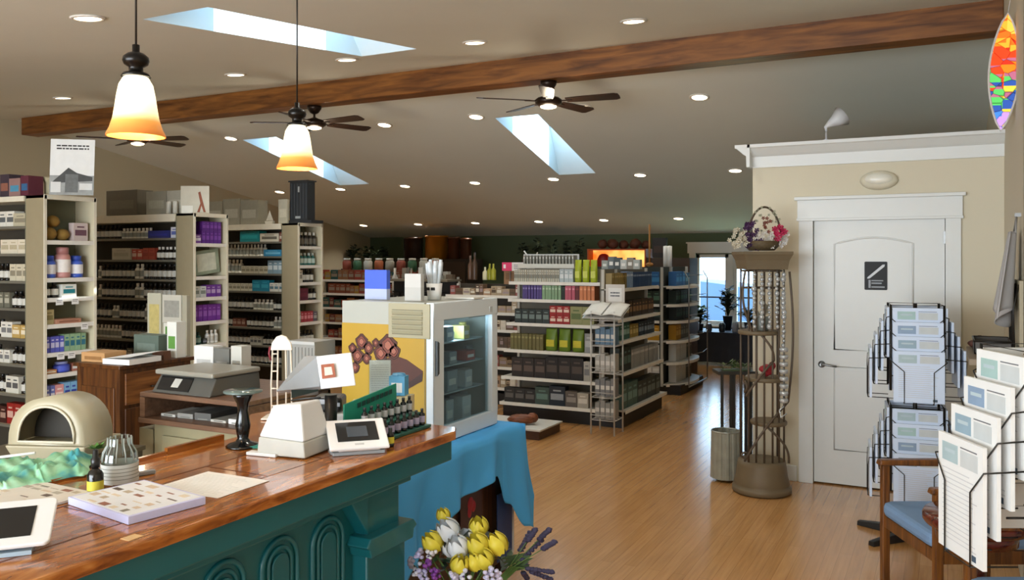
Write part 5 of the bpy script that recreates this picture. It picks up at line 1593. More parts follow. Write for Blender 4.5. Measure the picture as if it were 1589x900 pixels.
t = thing('display_fridge', 'white countertop display fridge with a glass door and yellow printed side', 'fridge', (FX, FY0, TZ + .006))
Hf = FZ - TZ - .006
Wf, Df = FX - FXL, FY1 - FY0
FW = M('#d6e0e6', .35, var=.02); FC = M('#a29c80', .45, var=.03)
g = G(M('#a9aba2', .45, var=.02))
g.box(-Wf, -.05, 0, .02, 0, Hf); g.box(-Wf, -.05, Df - .02, Df, 0, Hf); g.box(-Wf + .001, -Wf + .02, .02, Df - .02, .001, Hf - .001); g.box(-Wf + .02, -.051, .02, Df - .02, .001, .04); g.box(-Wf + .02, -.051, .02, Df - .02, Hf - .10, Hf - .001)
obj('cabinet', g, t)
obj('lining', G(M('#c9d4d6', .5)).box(-Wf + .021, -Wf + .03, .021, Df - .021, .04, Hf - .1), t)
def side(px0, px1, py0, py1, y=0.0):
    a, b = onY(px0, py1, FY0), onY(px1, py0, FY0)
    return a.x - FX, b.x - FX, a.z - TZ - .006, b.z - TZ - .006
YEL = M('#b38f22', .45, var=.05)
x0, x1, z0, z1 = side(532, 661, 506, 900)
obj('yellow_wrap', G(YEL).box(-Wf, x1, -.003, 0, 0.0, z1), t)
x0, x1, z0, z1 = side(604, 668, 472, 523)
g = G(FC); g.box(x0, x1, -.008, 0, z0, z1); vg = obj('vent_panel', g, t, bevel=.002)
g = G(M('#6f6a50', .5))
x0, x1, z0, z1 = side(610, 657, 478, 518)
for k in range(6): g.box(x0, x1, -.010, -.008, z0 + (z1 - z0) * k / 5.6, z0 + (z1 - z0) * k / 5.6 + .004)
g.m(FC)
for k in range(5): g.add([(x0, -.009, z0 + (z1 - z0) * k / 5.6 + .004), (x1, -.009, z0 + (z1 - z0) * k / 5.6 + .004), (x1, -.016, z0 + (z1 - z0) * (k + .8) / 5.6), (x0, -.016, z0 + (z1 - z0) * (k + .8) / 5.6)], [(0, 1, 2, 3)])
obj('vent_slats', g, vg)
x0, x1, z0, z1 = side(660, 671, 472, 690)
obj('corner_trim', G(M('#8b8a78', .4)).box(x0, -.05, -.006, .0, 0, Hf), t)
# printed picture: brown cone of curly reddish blooms
def S_(px, py):
    q = onY(px, py, FY0); return (q.x - FX, q.z - TZ - .006)
BR1, BR2, BR3 = M('#4c2214', .5, var=.3, scale=12), M('#7a3a2a', .5, var=.4, scale=40), M('#341710', .5)
g = G(BR1); g.prism([S_(592, 560), (S_(612, 551)), S_(632, 558), S_(657, 576), S_(655, 592), S_(628, 606), S_(590, 590)], 'y', -.0045, -.003)
g.m(BR3); g.prism([S_(657, 578), S_(656, 591), S_(630, 606), S_(627, 599)], 'y', -.0055, -.0046); pic = obj('printed_cone', g, t)
g = G(BR2)
rp_ = random.Random(9)
for cx_, cy_, r in ((562, 530, 12), (548, 540, 8), (573, 540, 10), (603, 536, 17), (592, 548, 14), (612, 545, 12), (556, 552, 12), (552, 570, 9), (570, 556, 9), (584, 532, 7)):
    X_, Z_ = S_(cx_, cy_); R_ = r * .0031
    for q in range(3):
        rr_ = R_ * (1 - q * .3)
        pts = [(X_ + rr_ * cos(a) * (1 + .12 * sin(5 * a + q)), -.005 - .0008 * q, Z_ + rr_ * sin(a) * (1 + .12 * cos(4 * a))) for a in [2 * pi * i / 18 for i in range(18)]]
        g.m([BR1, BR2, M('#a0604c', .5)][q]); g.poly(pts); g.m(BR3); g.tube(pts, .0012, 4, closed=True)
obj('printed_blooms', g, t)
# door, facing +X
dz0, dz1 = .0, Hf
g = G(FW)
g.box(-.045, 0, .0, Df, dz1 - .085, dz1); g.box(-.045, 0, 0, Df, dz0, dz0 + .075); g.box(-.045, 0, 0, .095, dz0 + .075, dz1 - .085); g.box(-.045, 0, Df - .06, Df, dz0 + .075, dz1 - .085)
dr = obj('door', g, t, bevel=.004)
obj('door_glass', G(M_glass('#dce8ec', .93)).box(-.03, -.024, .09, Df - .055, dz0 + .07, dz1 - .08), dr)
obj('door_handle', G(M('#3c4448', .4)).prism([(.012, .34), (.03, .35), (.03, .50), (.012, .51)], 'x', .0, .014), dr)
g = G(M('#b4babc', .4)); g.box(.0, .002, Df - .09, Df - .06, dz1 - .075, dz1 - .045); obj('badge', g, dr)
for z in (.22, .36, .48):
    obj('shelf', G(M('#aebcc0', .3)).box(-Wf + .03, -.07, .04, Df - .03, z - .006, z), t)
lamp('fridge_light', 'POINT', (FX - .12, FY0 + .33, TZ + .56), 5.0, (.8, .92, 1.0), shadow_soft_size=.05)
rf = random.Random(4)
for lvl, (z, cols_) in enumerate(((.0412, ['#b4bcc0', '#c4cacc', '#9cacb4']), (.2212, ['#b4bcc0', '#98a4aa', '#c4cccf']), (.3612, ['#a04030', '#4c5458', '#7c3228', '#8c9498']), (.4812, ['#4f7a9a', '#b4a860', '#8c9aa4', '#6a8c7c']))):
    y = FY0 + .07
    k = 0
    while y < FY1 - .10:
        W_ = rf.uniform(.055, .1); H_ = (.14, .11, .085, .09)[lvl] * rf.uniform(.75, 1)
        if lvl == 2: H_ *= .8
        g = G(M(rf.choice(cols_), .4, var=.15))
        if k % 2 == 0: g.box(-.08, 0, 0, W_, 0, H_); g.m(M('#dcdedc', .5)).box(0, .001, W_ * .15, W_ * .85, H_ * .3, H_ * .6)
        else: g.lathe([(W_ * .42, 0), (W_ * .45, H_ * .5), (W_ * .3, H_ * .8), (W_ * .32, H_)], c=(-.04, W_ / 2, 0), seg=12)
        o = obj('chilled_pack', g, loc=(FX - .075 - .03 * (k % 2), y, TZ + .006 + z + .002)); k += 1
        tag(o, 'chilled pack, %s from the vent side on %s shelf inside the fridge' % (ORD[k], ['bottom', 'second', 'third', 'top'][lvl]), 'food pack')
        y += W_ + .012
# on top of the fridge
fz = FZ + .002
def card(px0, px1, top, y, c1, c2, split, label, thick=.03):
    a, b = onY(px0, 466, y), onY(px1, top, y)
    g = G(M(c1, .5, var=.03)).box(0, b.x - a.x, 0, thick, (b.z - fz) * split, b.z - fz); g.m(M(c2, .5, var=.05)).box(0, b.x - a.x, 0, thick, 0, (b.z - fz) * split)
    o = obj('leaflet_box', g, loc=(a.x, y, fz)); tag(o, label, 'box'); return o
card(566, 600, 419, 3.60, '#3f5fd0', '#a9b4d4', .36, 'blue box with a pale lower third standing on the display fridge')
o = card(628, 653, 425, 3.56, '#bcbcb8', '#b0b0ac', .5, 'pale grey box standing on the display fridge beside the blue one')
p = onY(674, 465, 3.72)
t = thing('cup_stack', 'bunch of clear plastic sleeves in a white striped tub on the fridge', 'tub', (p.x, 3.72, fz))
g = G(M('#dcdcda', .4)); g.lathe([(.034, 0), (.042, .085)], seg=20, cap=True); tb_ = obj('tub', g, t)
g = G(M('#1c1c1c', .5)); g.box(-.022, -.004, -.0435, -.03, .05, .065).box(.006, .024, -.0435, -.03, .05, .065); obj('dark_label', g, tb_)
g = G(M('#c4ccd2', .25, var=.3, scale=40))
for k in range(11):
    a = k * .9; x, y = .03 * cos(a), .03 * sin(a)
    g.tube([(x * .6, y * .6, .07), (x, y, .14), (x * 1.3, y * 1.3, .19 + .006 * (k % 4))], [.012, .014, .009], 6)
obj('clear_sleeves', g, t)
p = onY(720, 462, 3.9)
g = G(M('#d4d2ca', .5)).box(-.09, .09, -.05, .05, 0, .008); o = obj('paper_pad', g, loc=(p.x, 3.9, fz)); tag(o, 'flat pale pad lying on the fridge above the door', 'pad')

# ---------------------------------------------------------------- behind the counter
CB = M_wood('#33190b', '#5f3816', 'z', rough=.35, scale=3)
t = thing('wooden_cabinet', 'dark brown wooden cabinet with a drawer between stack and printer', 'cabinet', (-4.16, 3.23, 0))
g = G(CB); g.box(-.37, 0, 0, .5, 0, 1.085); obj('body', g, t)
g = G(CB); g.box(-.39, .015, -.015, .52, 1.087, 1.11); obj('top', g, t, bevel=.004)
g = G(M_wood('#5a3216', '#8c5a2c', 'y', rough=.35)); g.box(0, .012, .03, .47, .88, 1.06); dw = obj('drawer', g, t, bevel=.003)
g = G(M('#3a3024', .3, metal=.6)); g.tube([(.012, .2, .97), (.03, .2, .97), (.03, .3, .97), (.012, .3, .97)], .005, 6); obj('drawer_handle', g, dw)
g = G(CB); g.box(0, .010, .03, .47, .06, .86); obj('door', g, t, bevel=.003)
g = G(CB); g.box(-.33, -.04, -.008, 0, .12, .98); obj('side_panel', g, t, bevel=.004)
p = Vector((-4.43, 3.40, 1.112))
def sbox(x, y, z, a, b, h, c, c2, label, rz=0, name='carton', cat='box'):
    g = G(M(c, .5, var=.08)).box(-a / 2, a / 2, -b / 2, b / 2, 0, h)
    g.m(M(c2, .5, var=.15, scale=40)).box(-a * .36, a * .36, -b / 2 - .001, -b / 2, h * .25, h * .6)
    o = obj(name, g, loc=(x, y, z), rz=rz); return tag(o, label, cat)
sbox(-4.44, 3.34, 1.112, .18, .16, .055, '#b58a5a', '#8c6438', 'shallow wooden box on the brown cabinet', .1)
g = G(PAPER); g.box(-.10, .10, -.12, .12, 0, .03); g.add([(-.1, -.12, .03), (.1, -.12, .045), (.11, .12, .06), (-.1, .12, .035)], [(0, 1, 2, 3)])
o = obj('paper_pile', g, loc=(-4.22, 3.36, 1.112), rz=.1); tag(o, 'pile of white papers on the brown cabinet', 'paper')
g = G(M('#5a3a28', .6)); g.prism([(-.05, 0), (.05, 0), (.045, .05), (-.035, .045)], 'y', -.03, .03); o = obj('leather_case', g, loc=(-4.20, 3.545, 1.112), rz=.1); tag(o, 'small brown case behind the white papers on the cabinet', 'case')
sbox(-4.41, 3.66, 1.112, .22, .10, .13, '#58665c', '#6c7a70', 'grey green box at the back of the brown cabinet', 0)
# printer desk with open hutch
t = thing('printer_desk', 'beige and brown printer desk with an open paper shelf', 'desk', (-3.58, 2.91, 0))
LW = M_wood('#5a4030', '#7a5a44', 'x', rough=.4); BE = M('#8a8264', .5)
x_r = .68; dd = .62
g = G(BE); g.box(.05, x_r - .02, .03, dd, 0, .895); obj('body', g, t)
g = G(BE); g.box(.12, x_r - .16, .015, .03, .06, .84); obj('door', g, t, bevel=.003)
g = G(M('#7c7458', .5)); g.box(-.06, .04, .03, .3, 0, .86); obj('side_panel', g, t)
g = G(LW); g.box(-.02, x_r, -.01, dd, .897, .922); obj('lower_board', g, t, bevel=.003)
g = G(LW); g.box(-.02, x_r, 0, dd, 1.025, 1.048); obj('top_board', g, t, bevel=.003)
g = G(LW); g.box(-.02, .015, 0, dd, .924, 1.023); g.box(x_r - .03, x_r, 0, dd, .924, 1.023); g.box(-.02, x_r, dd - .02, dd, .924, 1.023); obj('hutch_side', g, t)
for k in range(5):
    c = ['#c9c7c0', '#8c8a84', '#55534f', '#b8b4a8', '#dcdad4'][k]
    g = G(M(c, .5)).box(-.05, .05, -.1, .1, 0, .012 + .012 * (k % 3)); g.m(M('#77756e', .5)).box(-.03, .03, -.101, -.1, .003, .009)
    o = obj('paper_pile', g, loc=(-3.48 + k * .115, 3.08, .9235), rz=.05 * (k % 3)); tag(o, 'stack of forms, %s from the cabinet side in printer desk shelf' % ORD[k + 1], 'paper')
# printer scanner
t = thing('printer', 'dark grey flatbed printer on the printer desk', 'printer', (-3.54, 2.93, 1.0495))
PG = M('#4f4e49', .4)
g = G(PG); g.hexa([(0, .0, 0), (.40, .0, 0), (.40, .34, 0), (0, .34, 0)], [(.01, .05, .085), (.39, .05, .085), (.39, .34, .085), (.01, .34, .085)]); obj('body', g, t, bevel=.006)
g = G(M('#8a877c', .35)); g.box(0, .40, .02, .34, .087, .112); obj('scanner_lid', g, t, bevel=.008)
g = G(M('#191a1b', .15)); g.add([(.03, .006, .015), (.25, .006, .015), (.25, .043, .078), (.03, .043, .078)], [(0, 1, 2, 3)]); cp = obj('control_panel', g, t, solid=.004)
g = G(M('#b4b2aa', .3)); g.add([(.12, .014, .03), (.17, .014, .03), (.18, .036, .07), (.13, .036, .07)], [(0, 1, 2, 3)]); obj('lit_display', g, cp, solid=.003)
# things standing on the desk top beyond the printer
yb = 3.36
for k, (px0, px1, py0, c, c2, lb) in enumerate(((258, 273, 500, '#d4d4cc', '#5a8c3c', 'white box with green print behind the printer'), (281, 299, 520, '#c9c8c0', '#8a8880', 'small white box behind the printer by the tall bag'), (300, 330, 538, '#d8d8d4', '#b4b4b0', 'white carton at the back of the printer desk'), (331, 355, 542, '#6a6a64', '#8a8a84', 'grey wire tray at the back of the printer desk'), (357, 374, 538, '#c4c2b8', '#8c8a80', 'pale drawer box at the back of the printer desk'))):
    if k == 1: continue
    if k == 0: yb, zb_ = 3.62, 1.112
    else: yb, zb_ = 3.36, 1.0495
    a, b = onY(px0, 600, yb), onY(px1, py0, yb)
    sbox((a.x + b.x) / 2, yb + .04, zb_, b.x - a.x - .003, .07, b.z - zb_, c, c2, lb)
# tall file box and wall chart behind
a, b = onY(377, 600, 3.30), onY(418, 528, 3.30)
g = G(M('#8f8e88', .45, var=.05)).box(0, b.x - a.x, 0, .16, 0, b.z - 1.0495); g.m(M('#b4b4b0', .4)).box(0, b.x - a.x, -.003, 0, b.z - 1.0495 - .015, b.z - 1.0495); g.m(M('#75746e', .5)); [g.box(.01 + k * .022, .016 + k * .022, -.002, 0, .02, b.z - 1.08) for k in range(int((b.x - a.x) / .022))]
o = obj('file_box', g, loc=(-3.02, 3.33, 1.0495)); tag(o, 'tall grey ribbed file box at the end of the printer desk', 'file box')
a = onY(300, 560, 4.2)
# paper bags and notices on a shelf unit just behind the cabinet
t = thing('notice_stand', 'pale stand with paper notices beyond the brown cabinet', 'notice stand', (onY(229, 500, 4.3).x, 4.3, 0))
L_ = onY(290, 500, 4.3).x - onY(229, 500, 4.3).x
obj('stand_back', G(M('#9a9684', .6)).box(0, L_, 0, .03, 0, 1.45), t)
rn = random.Random(2)
for px0, px1, py0, py1, c, c2 in ((231, 252, 455, 540, '#a9a896', '#b0a468'), (254, 283, 458, 500, '#b4b2a6', '#8c8c84'), (256, 282, 502, 528, '#c9c8be', '#3f7a24'), (230, 255, 528, 556, '#b4b09a', '#a09c88'), (257, 283, 530, 556, '#bcb69c', '#a8a48c')):
    a, b = onY(px0, py1, 4.3), onY(px1, py0, 4.3)
    x0_, x1_ = a.x - t.location.x, b.x - t.location.x
    g = G(M(c, .6, var=.04)).box(x0_, x1_, -.012, 0, a.z, b.z); g.m(M(c2, .6, var=.3, scale=30)).box(x0_ + .02, x1_ - .02, -.0135, -.012, a.z + (b.z - a.z) * .2, a.z + (b.z - a.z) * .8)
    obj('paper_notice', g, t)
# domed beige bin on the low desk
t = thing('work_table', 'low dark work table behind the counter under the domed bin', 'table', (-3.72, 2.0, 0))
p0 = cm((100 - CX) / F * 3.95, 3.95, .80)
t.location = (p0.x, p0.y, 0); t.rotation_euler[2] = YAW * .5
obj('table_top', G(M('#5c5240', .5)).box(-.45, .24, -.22, .26, .78, .80), t)
for xx in (-.43, .19):
    for yy in (-.2, .21): obj('leg', G(M('#4a4234', .5)).box(xx, xx + .04, yy, yy + .04, 0, .78), t)
t = thing('domed_bin', 'beige domed plastic bin with a dark arched opening behind the counter', 'bin', (p0.x, p0.y, .8015), rz=YAW - RAD(6))
BEI = M('#a89f84', .4, var=.03)
def arch(hw, h0, h1, n=18):
    return [(-hw, h0)] + [(-hw * cos(pi * i / n) , h0 + (h1 - h0) * sin(pi * i / n) ** .8) for i in range(1, n)] + [(hw, h0)]
g = G(BEI)
outer = arch(.185, .07, .285); inner = arch(.135, .085, .245)
n = len(outer)
for i in range(n):
    j = (i + 1) % n
    a, b, c, d = outer[i], outer[j], inner[j], inner[i]
    g.add([(a[0], -.13, a[1]), (b[0], -.13, b[1]), (c[0], -.125, c[1]), (d[0], -.125, d[1])], [(0, 1, 2, 3)], True)
    if j:
        g.add([(a[0], -.13, a[1]), (b[0], -.13, b[1]), (b[0] * .97, .10, b[1] * .985), (a[0] * .97, .10, a[1] * .985)], [(0, 1, 2, 3)], True)
        g.add([(a[0] * .97, .10, a[1] * .985), (b[0] * .97, .10, b[1] * .985), (0, .17, .12)], [(0, 1, 2)], True)
obj('domed_hood', g, t)
g = G(M('#c4bda6', .35)); g.tube([(p_[0], -.132, p_[1]) for p_ in inner], .006, 8, closed=True); obj('opening_rim', g, t)
g = G(M('#2c261c', .7)); g.prism(arch(.15, .08, .25), 'y', .0, .01); obj('inner_flap', g, t)
g = G(BEI); g.hexa([(-.17, -.12, 0), (.17, -.12, 0), (.16, .15, 0), (-.16, .15, 0)], [(-.195, -.145, .068), (.195, -.145, .068), (.185, .17, .068), (-.185, .17, .068)]); obj('base_tray', g, t, bevel=.008)
# ---------------------------------------------------------------- flower arrangement in front of the table
fd = 3.05
fp = w(722, 880, fd)
t = thing('flower_arrangement', 'yellow and white tulips with purple blooms in a basket before the cloth table', 'flowers', (fp.x, fp.y, 0))
t2 = thing('plant_stool', 'dark round stool carrying the flower basket', 'stool', (fp.x, fp.y, 0))
g = G(M('#2a1c14', .5)).lathe([(.13, .27), (.135, .275), (.135, .295), (.13, .299)], seg=24); obj('seat', g, t2)
for k in range(3):
    a = k * 2 * pi / 3; g = G(M('#2a1c14', .5)).tube([(.09 * cos(a), .09 * sin(a), .275), (.12 * cos(a), .12 * sin(a), .0)], .012, 8); obj('leg', g, t2)
g = G(M('#4a2c1a', .7, var=.3, scale=60, bump=.5)).lathe([(.09, .301), (.11, .33), (.12, .42), (.125, .44), (.115, .44), (.10, .34)], seg=24); obj('basket', g, t)
rw = random.Random(12)
def fl(px, py, dd=0):
    q = w(px, py, fd + dd) - t.location; return Vector(q)
LEAF = M('#2c4a22', .5, var=.3, scale=12); LEAF2 = M('#1e3020', .5, var=.3)
root = Vector((0, 0, .42))
def tulip(c, r, mat, tilt, inner='#8a8a20', name='tulip_head'):
    g = G(mat)
    ax = Vector((tilt[0], tilt[1], 1)).normalized()
    q = Vector((0, 0, 1)).rotation_difference(ax).to_matrix().to_4x4()
    g.T = Matrix.Translation(c) @ q
    for k in range(6):
        a0 = k * pi / 3 + (.0 if k % 2 else .15)
        def petal(u, v, a0=a0, k=k):
            ww = sin(pi * min(1, .12 + v * .80)) ** .6 * .62
            a = a0 + (u - .5) * 2 * ww
            rad = r * (.35 + .78 * sin(pi * (.12 + .77 * v))) * (1 if k % 2 else .9)
            return (rad * cos(a), rad * sin(a), r * (-1.0 + 2.05 * v) + r * .12 * (1 - (2 * u - 1) ** 2))
        g.grid(petal, 5, 7)
    g.m(M(inner, .6)).ball((0, 0, -.3 * r), r * .25, r * .25, r * .6, 8, 6)
    return obj(name, g, t)
YT = M('#d6c63c', .5, var=.12, scale=30); WT = M('#d6dce4', .5, var=.06, scale=30)
heads = [('y', 688, 800, .10, .022), ('y', 672, 842, .02, .032), ('y', 743, 818, .05, .030), ('y', 742, 846, -.02, .034), ('y', 771, 845, .0, .034), ('y', 751, 868, -.06, .030), ('y', 737, 873, -.06, .026), ('y', 713, 877, -.08, .028),
         ('w', 696, 824, .05, .036), ('w', 724, 836, .04, .030), ('w', 711, 850, -.02, .034), ('w', 699, 850, .04, .028)]
SG = G(M('#4c6a2c', .6))
for k, (c, px, py, dd, r) in enumerate(heads):
    q = fl(px, py, dd)
    tulip(q, r * 1.12, YT if c == 'y' else WT, (rw.uniform(-.5, .5) - .3 * SS, rw.uniform(-.5, .2) - .3, 0), name='tulip_head' if c == 'y' else 'white_rose_head')
    SG.tube([root + Vector((rw.uniform(-.03, .03), rw.uniform(-.03, .03), 0)), (root + q) / 2 + Vector((0, 0, .02)), q - Vector((0, 0, r * .9))], .0035, 5)
# purple and white small blooms
for k, (px, py, dd) in enumerate(((650, 862, 0), (661, 878, -.05), (648, 884, .0), (668, 862, -.02), (656, 893, -.05), (676, 890, -.08), (722, 893, -.12), (766, 888, -.1), (772, 896, -.08), (757, 893, -.12), (705, 896, -.12), (640, 875, .03))):
    q = fl(px, py, dd); g = G(M(['#b9b4dc', '#7a3a94', '#cfcfe0', '#e0dfe8'][k % 4] if k < 7 else '#c9c6e4', .5, var=.15))
    for j in range(9):
        a = rw.uniform(0, 2 * pi); g.ball((q.x + .014 * cos(a) * rw.uniform(.4, 1.3), q.y + .014 * sin(a), q.z + rw.uniform(-.016, .018)), .009, .009, .007, 7, 5, jit=.15, rnd=rw)
    g.m(M('#4a2a6c', .5)); g.ball((q.x, q.y - .012, q.z), .004)
    obj('small_bloom', g, t)
    SG.tube([root, (root + q) / 2, q], .002, 4)
# lavender sprigs reaching to the aisle
for k, (px, py, L) in enumerate(((825, 830, 12), (845, 829, 12), (815, 840, 20), (852, 846, 12), (825, 853, 24), (812, 878, 18), (838, 885, 22), (840, 893, 20), (815, 893, 16))):
    q = fl(px, py, .05 * (k % 3)); s_ = fl(790 + 2 * k, 880, .02)
    g = G(M('#302c48', .7, var=.3, scale=40))
    d = (q - s_).normalized()
    for j in range(7):
        c = q + d * (j - 3) * .0075 * L / 18 * 1.6
        g.ball(c, .013, .009, .0085, 7, 5, jit=.2, rnd=rw)
    obj('lavender_sprig', g, t); SG.tube([root, s_, q - d * .02], .0018, 4)
obj('stems', SG, t)
g = G(LEAF)
for k in range(110):
    px, py = rw.uniform(668, 790), rw.uniform(835, 900)
    q = fl(px, py, rw.uniform(.02, .14)); l = rw.uniform(.03, .07); a = rw.uniform(0, 2 * pi); d = Vector((cos(a), sin(a), rw.uniform(-.2, 1))).normalized(); s_ = d.cross(Vector((0, 0, 1))).normalized() * l * .22
    g.m(LEAF if k % 2 else LEAF2); g.add([q, q + d * l * .5 + s_, q + d * l, q + d * l * .5 - s_], [(0, 1, 2, 3)])
for k in range(14):
    q = fl(776 + k * 2.2, 868 + (k % 4) * 6, .03); d = Vector((CC, SS, .25 + .1 * (k % 3))).normalized(); l = .06; s_ = Vector((0, 0, 1)) * l * .12
    g.add([q, q + d * l * .5 + s_, q + d * l, q + d * l * .5 - s_], [(0, 1, 2, 3)])
obj('leaves', g, t)

# ---------------------------------------------------------------- wicker etagere by the door room
EB = w(1182, 740, 6.22)
t = thing('metal_etagere', 'tall taupe metal etagere with round base and flared top by the door', 'etagere', (EB.x, EB.y, 0), rz=YAW)
TP = M('#57493a', .5, var=.12, scale=30); TP2 = M('#6f6048', .55, var=.1, scale=12)
EX = M_wood('#5c523e', '#7c7259', 'x', rough=.55, scale=6)
g = G(TP2); g.lathe([(.19, 0), (.212, .012), (.212, .045), (.195, .055), (.20, .07), (.185, .12), (.175, .20), (.168, .235), (.15, .24)], seg=36); obj('base_drum', g, t)
def sq(hw, z): return [(-hw, -hw, z), (hw, -hw, z), (hw, hw, z), (-hw, hw, z)]
g = G(TP2)
lv = [(.145, 1.635), (.148, 1.66), (.155, 1.70), (.170, 1.735), (.176, 1.745), (.176, 1.765)]
for (h0, a), (h1, b) in zip(lv, lv[1:]): g.hexa(sq(h0, a), sq(h1, b))
obj('flared_top', g, t)
bars = [(-.125, -.10), (-.075, -.12), (-.02, -.13), (.04, -.13), (.09, -.12), (.135, -.09), (.14, .08), (-.13, .09), (0, .13)]
for x, y in bars:
    g = G(TP).tube([(x, y, .24), (x, y, 1.64)], .0075, 7); obj('upright_rod', g, t)
g = G(TP); g.tube([(.14 * cos(a), .135 * sin(a), 1.50) for a in [2 * pi * i / 24 for i in range(24)]], .006, 6, closed=True); g.tube([(.14 * cos(a), .135 * sin(a), 1.625) for a in [2 * pi * i / 24 for i in range(24)]], .008, 6, closed=True); obj('ring', g, t)
# leaning curved shelves boards and crossing scrolls
for z, r, ox in ((.50, .125, .045), (.82, .14, .02), (1.16, .14, -.03)):
    g = G(TP2).lathe([(r, z), (r + .006, z + .008), (r + .006, z + .024), (r, z + .03)], c=(ox, -.02, 0), seg=28); obj('shelf', g, t)
def scroll(p0, p1, c, sgn):
    out = []
    for i in range(15):
        u = i / 14; out.append(Vector(p0).lerp(Vector(p1), u) + Vector((c * sin(pi * u) * sgn, -.03 * sin(pi * u), 0)))
    return out
for a, b, c in (((-.16, -.12, .25), (.155, -.12, .68), -.035), ((.16, -.12, .24), (-.0, -.14, .5), .04), ((.155, -.12, .68), (.165, -.12, 1.62), .02), ((-.16, -.12, .75), (-.16, -.12, .83), .01), ((-.155, -.12, 1.62), (-.10, -.13, 1.18), -.05), ((-.05, -.13, 1.17), (.05, -.13, .98), .02), ((.05, -.13, .98), (-.15, -.12, .72), -.02)):
    g = G(TP).tube(scroll(a, b, c, 1), .0085, 7); obj('scroll_brace', g, t)
g = G(TP); g.tube([(-.16 + .03 * cos(a) * (1 - a / 9), -.12, .29 + .03 * sin(a) * (1 - a / 9)) for a in [i * .5 for i in range(16)]], .007, 6); obj('scroll_curl', g, t)
# glass bead strings hanging inside
rb = random.Random(8)
def epos(x, y, z):
    return Vector((EB.x + cos(YAW) * x - sin(YAW) * y, EB.y + sin(YAW) * x + cos(YAW) * y, z))
BEAD = M('#b9bcbc', .15, metal=.3, var=.3, scale=60)
for k, x in enumerate((-.10, -.045, .01, .065, .112)):
    g = G(BEAD); z = 0
    n_ = 12 if k != 4 else 16
    for j in range(n_):
        r_ = rb.uniform(.010, .02); g.ball((rb.uniform(-.004, .004), 0, -j * .034), r_, r_, r_ * 1.1, 8, 6)
    g.tube([(0, 0, .03), (0, 0, -.034 * n_)], .0015, 4)
    o = obj('bead_string', g, loc=epos(x, -.155 + .0 * k, 1.60)); tag(o, 'string of glass beads, %s from the window side in the metal etagere' % ORD[k + 1], 'beads')
g = G(BEAD); [g.lathe([(.026, -j * .052), (.032, -j * .052 - .012), (.026, -j * .052 - .03)], seg=14) for j in range(8)]; g.tube([(0, 0, .02), (0, 0, -.42)], .002, 4); g.tube([(0, 0, -.42), (-.03, 0, -.45), (-.02, 0, -.50), (.02, 0, -.47)], .006, 6)
o = obj('crystal_ornament', g, loc=epos(.10, -.195, 1.08)); tag(o, 'hanging spiral of clear discs on the door side of the etagere', 'ornament')
g = G(M('#b03038', .6, var=.3, scale=20)); 
for k in range(9): g.ball((rb.uniform(-.035, .035), rb.uniform(-.02, .02), .045 + rb.uniform(-.02, .035)), .03, .028, .028, 9, 7, jit=.15, rnd=rb)
o = obj('red_flower_ball', g, loc=epos(.02, -.06, .852)); tag(o, 'red flower ball on the middle shelf of the etagere', 'ornament')
g = G(M('#8a8f88', .4, var=.3, scale=30)); g.lathe([(.05, 0), (.055, .02), (.06, .09), (.05, .10)], seg=16); g.m(M('#b4b0a0', .6, var=.3))
for k in range(16):
    a = rb.uniform(0, 6.3); g.tube([(0, 0, .09), (.06 * cos(a), .05 * sin(a), .13 + rb.uniform(0, .07))], .006, 5)
o = obj('glass_vase', g, loc=epos(-.02, -.05, 1.192)); tag(o, 'grey glass vase of pale stems on the upper shelf of the etagere', 'vase')
# flower basket on top
t = thing('flower_basket', 'hoop handled basket of white, purple and red flowers atop the etagere', 'flower basket', epos(0, 0, 1.773), rz=YAW)
g = G(M('#5a4a30', .7, var=.3, scale=60, bump=.4)).lathe([(.09, 0), (.12, .03), (.13, .07), (.12, .07)], seg=20); obj('basket', g, t)
g = G(M('#4a3c2c', .6)).tube([(.02 + .125 * cos(a), 0, .06 + .26 * sin(a)) for a in [pi * i / 20 for i in range(21)]], .008, 7); obj('handle', g, t)
def blob(cx_, cz_, R_, n_, c, r0, name, cy_=-.06, squash=1):
    g = G(M(c, .6, var=.2, scale=40))
    for k in range(n_):
        a, q = rb.uniform(0, 6.3), rb.uniform(0, 1) ** .5
        x, z, y = cx_ + R_ * q * cos(a), cz_ + R_ * q * sin(a) * squash, cy_ + rb.uniform(-.04, .03)
        for j in range(5):
            b_ = j * 1.256 + a; g.add([(x, y, z), (x + r0 * cos(b_ - .5) * .7, y - .006, z + r0 * sin(b_ - .5) * .7), (x + r0 * cos(b_), y - .012, z + r0 * sin(b_)), (x + r0 * cos(b_ + .5) * .7, y - .006, z + r0 * sin(b_ + .5) * .7)], [(0, 1, 2, 3)])
        g.ball((x, y - .006, z), r0 * .3, r0 * .3, r0 * .3, 6, 4)
    obj(name, g, t)
blob(-.185, .09, .07, 26, '#cfc6b0', .020, 'white_blossoms'); blob(-.10, .16, .055, 14, '#44204c', .022, 'purple_blossoms'); blob(-.08, .06, .055, 16, '#3a1a44', .022, 'purple_blossoms')
blob(.0, .08, .07, 26, '#d8d2c8', .020, 'white_blossoms'); blob(.12, .07, .06, 22, '#d8d4d0', .018, 'white_blossoms'); blob(.10, .13, .05, 14, '#b41c4c', .024, 'red_blossoms', -.09)
blob(.03, .23, .10, 22, '#a8a890', .012, 'wispy_sprays', 0); blob(.01, .19, .03, 8, '#7a3424', .016, 'rust_blossoms', -.08, 2)
